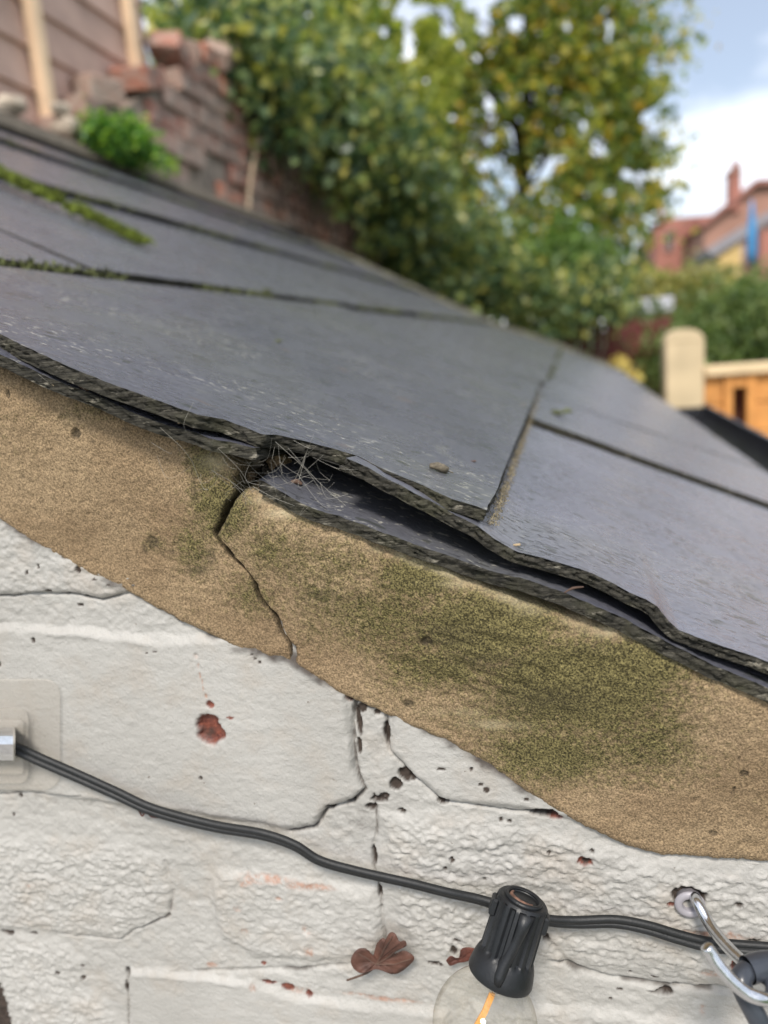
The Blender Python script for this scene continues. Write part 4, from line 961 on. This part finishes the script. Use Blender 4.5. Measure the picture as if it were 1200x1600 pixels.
lp = [(1168, 1516, -.040), (1215, 1506, -.036), (1275, 1530, -.036), (1330, 1600, -.038), (1330, 1690, -.042), (1285, 1740, -.046), (1240, 1700, -.048), (1208, 1640, -.048), (1183, 1590, -.047), (1163, 1552, -.045), (1158, 1530, -.043)]
lpp = [at([p[:2]], p[2])[0] for p in lp]; lps = spline(lpp + [lpp[0]], 8)
mb = MB(); mb.tube(lps, [.0030 + .0010 * math.exp(-((i - 2) / 8.) ** 2) for i in range(len(lps))], 18, caps=False); mb.build('ring', M['dkplastic'], lk, smooth=True)

clip = empty('cable_clip', tuple(at([(0, 1140)], 0)[0]), label='clear adhesive cable clip holding the cable at the left edge', cat='cable clip')
def rrect_px(x0, x1, y0, y1, r, y, n=8):
    P = []
    for (cx_, cy_, a0) in ((x1 - r, y0 + r, -90), (x1 - r, y1 - r, 0), (x0 + r, y1 - r, 90), (x0 + r, y0 + r, 180)):
        for a in np.linspace(a0, a0 + 90, n): P.append((cx_ + r * math.cos(math.radians(a)), cy_ + r * math.sin(math.radians(a))))
    return at(P, y)
for (nm, b, r, y0, y1) in (('adhesive_pad', (-110, 95, 1061, 1235), 26, -.0030, -.0034), ('base_plate', (-80, 45, 1106, 1225), 16, -.0034, -.0050), ('inner_plate', (-62, 37, 1124, 1210), 6, -.0050, -.0066)):
    P = rrect_px(*b, r, y0); Q = rrect_px(*b, r, y1); c = P.mean(0); Q = c + (Q - c) * .985; Q[:, 1] = y1
    n = len(P); V = list(P) + list(Q); F = [tuple(range(n, 2 * n))] + [(i, (i + 1) % n, (i + 1) % n + n, i + n) for i in range(n)]
    mesh_py(nm, V, F, M['film'], clip)
hk = []; 
for (py, y) in ((1138, -.0066), (1143, -.0120), (1150, -.0158), (1163, -.0170), (1178, -.0155), (1188, -.0110), (1189, -.0085)): hk.append((py, y))
V = []; F = []
for (py, y) in hk:
    for (px, dy) in ((-60, 0), (21, 0), (21, .0011), (-60, .0011)): p = at([(px, py)], y)[0]; V.append(p + [0, dy, 0])
for i in range(len(hk) - 1):
    for k in range(4): a = i * 4 + k; b = i * 4 + (k + 1) % 4; F.append((a, b, b + 4, a + 4))
F += [(3, 2, 1, 0), tuple(len(V) - 4 + k for k in range(4))]
mesh_py('metal_hook', V, F, M['steel'], clip, smooth=False)
P = [at([(22, py)], y)[0] for (py, y) in hk]; mb = MB(); mb.tube(spline(P, 4), .0005, 8); mb.build('hook_lip', M['film'], clip, smooth=True)

# ------------------------------------------------------------------ dead leaves on the wall
def flat_leaf(name, outl, mid, y, curl, mat, lab_):
    O = spline([np.array([a, b, 0.]) for a, b in outl + [outl[0]]], 4)[:-1]; V = []; F = []; n = len(O); rings = (1, .8, .55, .25)
    for r in rings:
        for i, p in enumerate(O):
            q = np.array(mid) + (p[:2] - mid) * r; w = at([tuple(q)], y - curl * (r ** 2) * (.4 + .6 * math.sin(i * 6.28 / n * 2 + 1)) - .0006 * rnd.random())[0]; V.append(w)
    V.append(at([tuple(mid)], y)[0]); c = len(V) - 1
    for k in range(len(rings) - 1):
        for i in range(n): F.append((k * n + i, k * n + (i + 1) % n, (k + 1) * n + (i + 1) % n, (k + 1) * n + i))
    F += [(3 * n + i, 3 * n + (i + 1) % n, c) for i in range(n)]
    root = empty(name, tuple(V[-1]), label=lab_, cat='dead leaf')
    o = mesh_py('blade', V, F, mat, root, smooth=True); s = o.modifiers.new('thick', 'SOLIDIFY'); s.thickness = .00025
    return root
z3 = lambda L: [(500 + a / 3., 1350 + b / 3.) for a, b in L]
lf = flat_leaf('dead_leaf', z3([(235, 502), (190, 512), (152, 482), (146, 440), (175, 400), (215, 396), (243, 428), (250, 432), (268, 372), (295, 346), (310, 352), (330, 320), (355, 328), (372, 362), (398, 358), (405, 384), (368, 400), (352, 415), (352, 425), (395, 405), (442, 436), (420, 472), (372, 508), (335, 515), (290, 500), (262, 494)]),
              (500 + 270 / 3., 1350 + 455 / 3.), -.0075, .003, M['leaf_dry'], 'brown lobed dead leaf stuck on the wall left of the bulb')
mb = MB(); mb.tube(spline([at([p], -.008)[0] for p in z3([(262, 478), (225, 508), (170, 530), (126, 545)])], 4), .0004, 6); mb.build('stalk', M['twig'], lf, smooth=True)
for pts in ([(265, 470), (300, 400), (340, 340)], [(265, 470), (330, 430), (395, 372)], [(265, 470), (350, 470), (425, 445)], [(262, 472), (215, 440), (180, 420)]):
    mb = MB(); mb.tube([at([p], -.0098)[0] for p in z3(pts)], .00018, 4); mb.build('vein', M['twig'], lf)
flat_leaf('dead_leaf', z3([(590, 452), (612, 430), (640, 440), (664, 432), (690, 412), (664, 408), (668, 394), (700, 390), (730, 400), (740, 430), (700, 450), (655, 462), (612, 476)]), (500 + 650 / 3., 1350 + 450 / 3.), -.0065, .002, M['leaf_dry2'], 'reddish dead leaf tucked behind the lamp holder')

# ------------------------------------------------------------------ boundary wall and fence at the upper left
bw = empty('boundary_brick_wall', (-1.25, 3., GZ), label='crumbling red brick boundary wall beyond the roof', cat='wall')
mb = MB(); mb.prism([(-1.215, 1.30, GZ), (-1.215, 1.30, .50), (-1.215, 1.62, .54), (-1.215, 1.78, .62), (-1.215, 2.05, .80), (-1.215, 2.6, 1.02), (-1.215, 7.2, 1.15), (-1.215, 7.2, GZ)], (-.10, 0, 0)); mb.build('mortar_bed', M['old_mortar'], bw)
def brick_mesh(i):
    V, F = bev_box(-.108, 0, 0, .213, 0, .064, .004); r2 = random.Random(i); V = [tuple(c + r2.uniform(-.0035, .0035) for c in v) for v in V]
    me = bpy.data.meshes.new('brick'); me.from_pydata(V, [], F); me.materials.append(M['brick']); me.update(); return me
bms = [brick_mesh(i) for i in range(8)]
topz = lambda y: np.interp(y, [1.4, 1.65, 1.8, 1.95, 2.15, 2.6, 3.4, 6], [.53, .60, .70, .78, .92, 1.08, 1.16, 1.16])
row = 0; z = .42
while z < 1.15:
    y = 1.38 + (row % 2) * .112
    while y < 5.6:
        if z + .05 < topz(y + .1) and rnd.random() > .035:
            o = link('brick', bms[rnd.randrange(8)], bw); o.matrix_parent_inverse = Matrix.Identity(4)
            o.location = Vector((-1.192 + rnd.uniform(-.007, .007), y, z)) - bw.location; o.rotation_euler = (rnd.gauss(0, .012), rnd.gauss(0, .01), rnd.gauss(0, .014))
        y += .225
    z += .076; row += 1
lbl = ['loose red brick lying end on at the wall top beside the fence', 'tilted orange brick on top of the broken wall', 'dark loose brick beside the tilted orange one', 'pinkish loose brick on the stepped wall end', 'pale loose brick among the ivy stems']
for (l, px, y, rot) in zip(lbl, ((185, 158), (268, 62), (300, 92), (222, 130), (345, 105)), (1.78, 2.15, 2.35, 1.95, 2.55), ((.1, 0, 1.2), (-.5, .1, .1), (.2, .3, .5), (.3, 0, .2), (.5, .4, .3))):
    o = link('loose_brick', bms[rnd.randrange(8)]); p = on_plane([px], (-1.19, 0, 0), (1, 0, 0))[0]; o.location = (p[0] + .02, p[1], p[2] - .02); o.rotation_euler = rot; setp(o, l, 'brick', 'loose bricks on the broken wall')
st = empty('rubble_stones', (-1.18, 1.5, .52), label='pale rubble stones at the foot of the fence batten', cat='rubble')
for (px, r) in (((105, 198), .035), ((95, 172), .025), ((20, 165), .03), ((120, 215), .03), ((145, 205), .022)):
    p = on_plane([px], (-1.20, 0, 0), (1, 0, 0))[0]; mb = MB(); lump(mb, p, r, seg=(7, 9)); mb.build('stone', M['stone'], st)
fn = empty('board_fence', (-1.3, 1.3, .5), label='pinkish horizontal board fence with pale battens at the upper left', cat='fence')
for i in range(12):
    z0_ = .49 + i * .105; mb = MB(); x_ = -1.285
    mb.prism([(x_ - .008, -.6, z0_), (x_ + .006, -.6, z0_), (x_ - .009, -.6, z0_ + .128), (x_ - .015, -.6, z0_ + .128)], (0, 2.86, 0)); mb.build('board', M['fence'], fn)
for y_ in (.83, 1.10, 1.345, 1.645, 2.14):
    mb = MB(); mb.box(-1.283, -1.250, y_ - .019, y_ + .019, .44 if y_ < 1.5 else .60, 1.75, .003); mb.build('batten', M['batten'], fn)

# ------------------------------------------------------------------ foliage
def leaves(name, C, sig, n, size, mat, parent=None, up=.35, clip_f=None, **k):
    """n leaves scattered round clump centres C (m,3) with spread sig"""
    C = np.asarray(C, float); idx = rng.integers(0, len(C), n); s = sig if np.ndim(sig) else [sig] * 3
    P = C[idx] + rng.normal(0, 1, (n, 3)) * s
    if clip_f is not None: P = P[clip_f(P)]; n = len(P)
    N = rng.normal(0, 1, (n, 3)) + [-.15, -.3, up]; N /= np.linalg.norm(N, axis=1, keepdims=True)
    D = np.cross(N, rng.normal(0, 1, (n, 3))); D /= np.linalg.norm(D, axis=1, keepdims=True); E_ = np.cross(N, D)
    L = (size * rng.uniform(.6, 1.3, n))[:, None]; w = L * .36
    V = np.stack([P - D * L * .5, P + E_ * w + N * w * .3 - D * L * .05, P + D * L * .5 - N * L * .1, P - E_ * w + N * w * .3 - D * L * .05, P], 1)
    b = np.arange(n)[:, None] * 5
    F = np.concatenate([b + [0, 4, 1], b + [1, 4, 2], b + [2, 4, 3], b + [3, 4, 0]])
    return mesh_np(name, V.reshape(-1, 3), F, mat, parent, smooth=False, **k)
def px_pts(B, n):
    """clump centres: B list of (px,py,rx,ry,y0,y1,weight)"""
    w = np.array([b[6] for b in B], float); w /= w.sum(); out = []
    for _ in range(n):
        b = B[rng.choice(len(B), p=w)]; r = math.sqrt(rnd.random()); a = rnd.random() * 6.283
        out.append(at([(b[0] + b[2] * r * math.cos(a), b[1] + b[3] * r * math.sin(a))], rnd.uniform(b[4], b[5]))[0])
    return np.array(out)
def limb(mb, P, r0, r1, seg=8):
    s = spline(P, 5); mb.tube(s, [r0 + (r1 - r0) * i / (len(s) - 1) for i in range(len(s))], seg)
def gaps(P):                                            # openings right through the thin side of the crown
    u = P[:, 0] / (P[:, 1] + .25); v = P[:, 2] / (P[:, 1] + .25)
    return (vn(u, v, 66, 21) * .66 + vn(u, v, 12, 22) * .34) < .62
# ivy on the boundary wall
iv = empty('ivy', (-1.25, 3.2, .5), label='dark ivy mass hanging over the brick boundary wall', cat='ivy')
ic = px_pts([(420, 90, 110, 70, 3.0, 3.9, 1.2), (345, 55, 65, 40, 2.7, 3.2, .6), (390, 110, 50, 50, 2.7, 3.1, .5), (440, 170, 50, 60, 2.9, 3.4, .5), (520, 200, 110, 90, 3.4, 4.4, 2), (600, 300, 90, 90, 4.2, 5.2, 2.2), (690, 400, 110, 70, 4.8, 6.0, 1.8), (540, 120, 80, 70, 3.8, 4.8, 1.0), (780, 450, 70, 45, 5.2, 6.2, 1.0), (690, 455, 45, 22, 5., 5.8, .6)], 420)
leaves('foliage', ic, .085, 24000, .060, M['ivy'], iv)
mb = MB()
limb(mb, [on_plane([p], (-1.17, 0, 0), (1, 0, 0))[0] for p in ((388, 330), (392, 280), (400, 225), (396, 170), (385, 110), (400, 60))], .009, .005); 
limb(mb, [on_plane([p], (-1.16, 0, 0), (1, 0, 0))[0] for p in ((400, 225), (440, 180), (470, 120))], .010, .005)
mb.build('main_stem', M['pale_stem'], iv, smooth=True)
ts = MB()
for _ in range(150):
    px = rnd.uniform(420, 640); py = np.interp(px, [420, 640], [200, 400]) + rnd.gauss(0, 40); p = on_plane([(px, py)], (-1.15 + rnd.uniform(-.02, .05), 0, 0), (1, 0, 0))[0]
    ts.tube([p, p + [rnd.gauss(0, .03), rnd.gauss(0, .06), -.08], p + [rnd.gauss(0, .03), rnd.gauss(0, .09), -rnd.uniform(.15, .3)]], .0028, 4)
ts.build('bare_twigs', M['twig'], iv, kind='stuff')
# yellow-green bush above the ivy
yb = empty('yellow_green_bush', (-1.6, 4.2, GZ), label='sunlit yellow green bush above the wall at top left', cat='bush')
yc = px_pts([(330, 10, 90, 45, 4.0, 4.8, .7), (480, 20, 110, 50, 4.2, 5.0, 1), (620, 70, 100, 80, 4.6, 5.6, 1.2), (330, -80, 150, 60, 4.2, 5., 1), (550, -90, 150, 70, 4.2, 5.2, 1), (600, 170, 70, 40, 4.4, 5.2, .6)], 200)
leaves('crown', yc, .10, 12000, .065, M['lime'], yb, clip_f=gaps)
mb = MB()
for (x, y) in ((-1.6, 4.2), (-1.5, 4.6)): limb(mb, [(x, y, GZ), (x + .05, y + .05, 0), (x + .2, y + .1, 1.2), (x + .4, y + .3, 2.2)], .04, .012)
mb.build('trunk', M['bark'], yb, smooth=True)
# the tree
tr = empty('tree', (-.55, 7.3, GZ), label='tall tree with yellowing leaves and sky showing through its crown', cat='tree')
tb = [(660, 70, 90, 90, 6.4, 7.0, 1.3), (650, 190, 70, 80, 6.4, 7., 1.),(740, 60, 150, 90, 6.3, 7.0, 2.2), (880, 60, 90, 90, 6.3, 7.0, 1.5), (760, 190, 110, 60, 6.3, 7.0, 1.0), (900, 200, 90, 80, 6.2, 7.4, 1.2), (960, 290, 70, 60, 6.2, 7.2, .8), (880, 340, 80, 50, 6.2, 7.2, .9), (700, 330, 80, 60, 6, 7, .8), (780, 410, 100, 40, 6, 7, 1.0), (985, 210, 40, 70, 6.2, 7.2, .7), (985, 90, 30, 60, 6.2, 7.2, .4),
      (990, 380, 30, 60, 6.2, 7., .4), (800, -80, 200, 80, 6.3, 7.0, 2.), (960, 430, 50, 40, 6.4, 7., .5)]
tcn = px_pts(tb, 330)
leaves('crown', tcn, .11, 25000, .078, M['tree'], tr, clip_f=gaps)
sp_ = px_pts([(1000, 40, 60, 60, 6.3, 6.9, 1), (1050, 60, 45, 70, 6.3, 6.9, .5), (960, 110, 40, 50, 6.3, 7, .6), (1030, 320, 25, 30, 6.3, 6.8, .4), (1040, 200, 20, 60, 6.3, 6.8, .3)], 26)
leaves('outer_sprays', sp_, .09, 620, .07, M['tree'], tr)
mb = MB(); limb(mb, [(-.55, 7.3, GZ), (-.5, 7.25, -.6), (-.42, 7.2, .6), (-.3, 7.1, 1.6), (-.2, 7., 3.2)], .11, .035, 10)
for q in tcn[:46]: 
    t = rnd.uniform(.35, .95); b = np.array([-.42 + .2 * t, 7.2, .2 + 2.4 * t]); limb(mb, [b, (b + q) / 2 + [0, 0, .12], q], .022, .004, 5)
for q in sp_[:16]: limb(mb, [(.3, 7, 1.4 + rnd.random()), (q + [.3, 7, 2.]) / 2, q], .012, .003, 5)
mb.build('trunk', M['bark'], tr, smooth=True)
# shrubs
def shrub(name, B, nc, nl, sz, mat, lab_, cat='bush', sig=.10):
    c = px_pts(B, nc); base = c.mean(0); r = empty(name, (base[0], base[1], GZ), label=lab_, cat=cat); leaves('foliage', c, sig, nl, sz, mat, r)
    mb = MB()
    for q in c[:7]: limb(mb, [(base[0] + rnd.gauss(0, .05), base[1] + rnd.gauss(0, .05), GZ), (base[0] * .6 + q[0] * .4, base[1] * .6 + q[1] * .4, (GZ + q[2]) / 2), q], .02, .004, 5)
    mb.build('stems', M['bark'], r, smooth=True); return r
shrub('bright_shrub', [(880, 410, 50, 40, 5.6, 6.2, 1)], 40, 3200, .06, M['shrub'], 'bright green shrub under the dark tree')
shrub('dark_shrub', [(850, 475, 60, 30, 5.2, 6., 1), (925, 455, 40, 28, 5.4, 6.2, 1)], 60, 5200, .06, M['ivy'], 'dark shrub at the far corner of the roof')
shrub('garden_hedge', [(1140, 520, 60, 45, 5.8, 7., 2), (1210, 495, 50, 45, 5.8, 7., 2), (1110, 550, 50, 40, 5.6, 6.4, 1.2)], 150, 14000, .055, M['hedge'], 'light green hedge behind the orange fence', 'hedge')
shrub('olive_shrub', [(1045, 465, 50, 18, 9.5, 11, 1), (1095, 455, 35, 22, 9.5, 11, 1), (1000, 460, 25, 18, 9.5, 11, .5)], 80, 6000, .09, M['olive'], 'olive yellow shrub in front of the red house')
shrub('climber', [(1000, 530, 40, 45, 6.6, 7.2, 1), (1035, 580, 25, 50, 6.2, 7., 1)], 60, 4500, .05, M['hedge'], 'green climber between the red fence and the cream post')
hb = on_plane([(183, 232)], (-1.15, 0, 0), (1, 0, 0))[0]
hbp = np.array([hb + [rnd.gauss(.02, .025), rnd.gauss(0, .085), abs(rnd.gauss(0, .028)) - .02] for _ in range(60)])
hr = empty('low_leafy_plant', tuple(hb - [0, 0, .06]), label='bright green leafy plant growing at the top of the slates', cat='plant')
leaves('foliage', hbp, .018, 2600, .022, M['herb'], hr, up=1.2)
mb = MB()
for q in hbp[:14]: mb.tube([hb - [0, 0, .06], (hb + q) / 2, q], .0018, 4)
mb.build('stems', M['herb'], hr)
# yellow flowers
for (px, y, l) in (((968, 573), 4.3, 'upper yellow flower head at the far end of the roof'), ((988, 592), 4.2, 'lower yellow flower head at the far end of the roof')):
    p = at([px], y)[0]; r = empty('yellow_flower', (p[0], p[1], GZ), label=l, cat='flower'); leaves('petals', [p], .024, 160, .032, M['flower'], r, kind='stuff')
    mb = MB(); mb.tube([(p[0], p[1], GZ), p], .006, 5); mb.build('stem', M['herb'], r)

# ------------------------------------------------------------------ garden fences, posts, far buildings
Yp = 2.55
a = at([(1040, 560), (1101, 560), (1070, 514)], Yp); pw = a[1, 0] - a[0, 0]
cx0, cx1, tz = a[0, 0], a[1, 0], a[2, 2]
gp_ = empty('gate_post', ((cx0 + cx1) / 2, Yp, GZ), label='cream square gate post with a rounded top', cat='post')
mb = MB(); mb.box(cx0, cx1, Yp, Yp + pw, GZ, tz - pw * .32, .006); mb.build('shaft', M['post'], gp_)
mb = MB(); m_ = (cx0 + cx1) / 2; prf_ = [(-.5, -.33), (-.48, -.26), (-.42, -.15), (-.30, -.06), (-.12, .0), (.12, .0), (.30, -.06), (.42, -.15), (.48, -.26), (.5, -.33)]
mb.prism([(m_ + x * pw, Yp, tz + z * pw) for x, z in prf_], (0, pw, 0)); mb.build('cap', M['post'], gp_)
of = empty('orange_timber_fence', (cx1 + .4, Yp + .05, GZ), label='orange timber fence with a pale cap rail and a dark slot', cat='fence')
q = at([(1101, 583), (1300, 575)], Yp); cz_ = q[0, 2]
mb = MB(); mb.box(cx1 + .002, cx1 + 1.6, Yp - .01, Yp + .09, cz_ - .012, cz_ + .020, .003); mb.build('cap_rail', M['cap_wood'], of)
sx0, sx1 = at([(1146, 620), (1168, 620)], Yp)[:, 0]; sz1, sz0 = at([(1150, 606), (1150, 676)], Yp)[:, 2]
for i in range(12):
    zt_ = cz_ - .014 - i * .098; zb_ = zt_ - .094
    if zt_ > sz0:
        for (xa, xb) in ((cx1 + .003, sx0 - .028), (sx1 + .028, cx1 + 1.6)): mb = MB(); mb.box(xa, xb, Yp + .02, Yp + .04, zb_, zt_, .003); mb.build('board', M['orange_wood'], of)
    else: mb = MB(); mb.box(cx1 + .003, cx1 + 1.6, Yp + .02, Yp + .04, zb_, zt_, .003); mb.build('board', M['orange_wood'], of)
for (xa, xb) in ((sx0 - .027, sx0), (sx1, sx1 + .027)): mb = MB(); mb.box(xa, xb, Yp + .005, Yp + .045, sz0 - .1, cz_ - .014, .003); mb.build('upright', M['orange_wood'], of)
mb = MB(); mb.box(sx0, sx1, Yp + .01, Yp + .044, sz1, cz_ - .014, .002); mb.build('slot_head', M['orange_wood'], of)
mb = MB(); mb.box(sx0 - .02, sx1 + .02, Yp + .09, Yp + .11, sz0 - .12, sz1 + .02); mb.build('added_slot_board', M['dark'], of)  # added dark board gives the open slot its darkness
rf = empty('dark_red_fence', (.3, 6.4, GZ), label='dark red upright board fence beyond the end of the roof', cat='fence')
q = at([(860, 508), (1032, 512)], 6.4); x = q[0, 0] - .3
while x < q[1, 0]:
    mb = MB(); mb.box(x, x + .095, 6.4, 6.42, GZ, q[0, 2] + rnd.uniform(-.01, .01) - .02); mb.build('board', M['redfence'], rf); x += .104
mb = MB(); mb.box(q[0, 0] - .3, q[1, 0], 6.424, 6.46, q[0, 2] - .30, q[0, 2] - .22); mb.build('rail', M['redfence'], rf)
def pxbox(mb, x0, x1, y0, y1, Y, dep, bev=0, m=0):
    a = at([(x0, (y0 + y1) / 2), (x1, (y0 + y1) / 2)], Y); b = at([((x0 + x1) / 2, y0), ((x0 + x1) / 2, y1)], Y); mb.box(a[0, 0], a[1, 0], Y, Y + dep, b[1, 2], b[0, 2], bev, m)
sh = empty('garden_outbuilding', tuple(at([(1000, 500)], 8.6)[0]), label='low outbuilding with a white flat roof behind the shrubs', cat='outbuilding')
mb = MB(); pxbox(mb, 953, 1052, 467, 487, 8.6, 1.2); mb.build('roof', M['white'], sh)
mb = MB(); pxbox(mb, 958, 1046, 488, 700, 8.65, 1.1); mb.build('wall', M['house_brick2'], sh)
# houses
hA = empty('red_brick_house', tuple(at([(1065, 500)], 27)[0]), label='red brick house with a low red roof left of the chimney', cat='house')
YA = 27
mb = MB(); pxbox(mb, 1024, 1114, 352, 640, YA, 7); mb.build('wall', M['house_brick'], hA)
a = at([(1020, 354), (1118, 352), (1112, 336), (1034, 342)], YA); rA = MB(); rA.prism([tuple(p) for p in a][::-1], (0, 7, 0)); ro = rA.build('roof', M['roof_red'], hA)
mb = MB(); pxbox(mb, 1031, 1037, 318, 345, YA + 1, 1); mb.build('chimney', M['house_brick2'], ro)
for (x0, x1, y0, y1) in ((1040, 1051, 362, 392), (1078, 1092, 366, 394)):  # first one is added in place of a shadowed recess
    mb = MB(); pxbox(mb, x0, x1, y0, y1, YA - .06, .12); w_ = mb.build('added_window', M['render_pink'], hA); mb = MB(); pxbox(mb, x0 + 1.4, x1 - 1.4, y0 + 1.5, y1 - 1.5, YA - .075, .05); mb.build('pane', M['pane'], w_)
hB = empty('gabled_brick_house', tuple(at([(1180, 500)], 24)[0]), label='brown brick gabled house with a tall red chimney at the right edge', cat='house')
YB = 24
g5 = at([(1100, 350), (1182, 286), (1300, 282), (1300, 640), (1100, 640)], YB); mb = MB(); mb.prism([tuple(p) for p in g5][::-1], (0, 8, 0)); mb.build('wall', M['house_brick2'], hB)
rr = at([(1092, 352), (1182, 280), (1320, 274), (1320, 283), (1183, 288), (1098, 356)], YB - .2); mb = MB(); mb.prism([tuple(p) for p in rr][::-1], (0, 8.4, 0)); rB_ = mb.build('roof', M['roof_red'], hB)
ch = MB(); pxbox(ch, 1141, 1158, 268, 330, YB - .1, .6); cho = ch.build('chimney', M['house_brick'], rB_)
ch = MB(); pxbox(ch, 1139.5, 1159.5, 264, 269, YB - .14, .68); ch.build('chimney_cap', M['house_brick2'], rB_)
for x in (1146, 1153): ch = MB(); c0, c1 = at([(x, 264), (x, 252)], YB + .2); ch.tube([c0, c1], [.06, .045], 10); ch.build('chimney_pot', M['roof_red'], rB_)
hC = empty('yellow_rendered_extension', tuple(at([(1160, 500)], 18)[0]), label='extension with yellow wall and grey sloping roof below the gabled house', cat='building')
YC = 18
mb = MB(); mb.prism([tuple(p) for p in at([(1122, 392), (1200, 345), (1300, 345), (1300, 620), (1122, 620)], YC)][::-1], (0, 3, 0)); mb.build('wall', M['render_pink'], hC)
mb = MB(); mb.prism([tuple(p) for p in at([(1105, 390), (1200, 330), (1300, 326), (1300, 343), (1202, 346), (1114, 402)], YC - .15)][::-1], (0, 3.3, 0)); mb.build('roof', M['roof_grey'], hC)
mb = MB(); mb.prism([tuple(p) for p in at([(1122, 398), (1140, 385), (1157, 378), (1160, 450), (1122, 450)], YC - .06)][::-1], (0, .055, 0)); mb.build('yellow_panel', M['yellow'], hC)
mb = MB(); pxbox(mb, 1162, 1176, 392, 420, YC - .06, .05); w_ = mb.build('added_window', M['render_pink'], hC); mb = MB(); pxbox(mb, 1164, 1174, 394, 418, YC - .08, .04); mb.build('pane', M['pane'], w_)
rw = MB(); pxbox(rw, 1188, 1290, 355, 620, 16, 1.4); rw.build('red_side_block', M['house_brick'], hC)
bp = empty('blue_parasol', tuple(at([(1178, 600)], 12)[0]), label='folded blue parasol standing before the yellow walled extension', cat='parasol')
c = [at([(1175, y)], 12)[0] for y in (312, 330, 365, 395, 414)]; mb = MB(); mb.tube(c, [.01, .035, .06, .065, .045], 10); mb.build('canopy', M['blue'], bp, smooth=True)
b0 = at([(1177, 414)], 12)[0]; mb = MB(); mb.tube([(b0[0], b0[1], GZ), b0], .02, 8); mb.build('pole', M['render_pink'], bp)
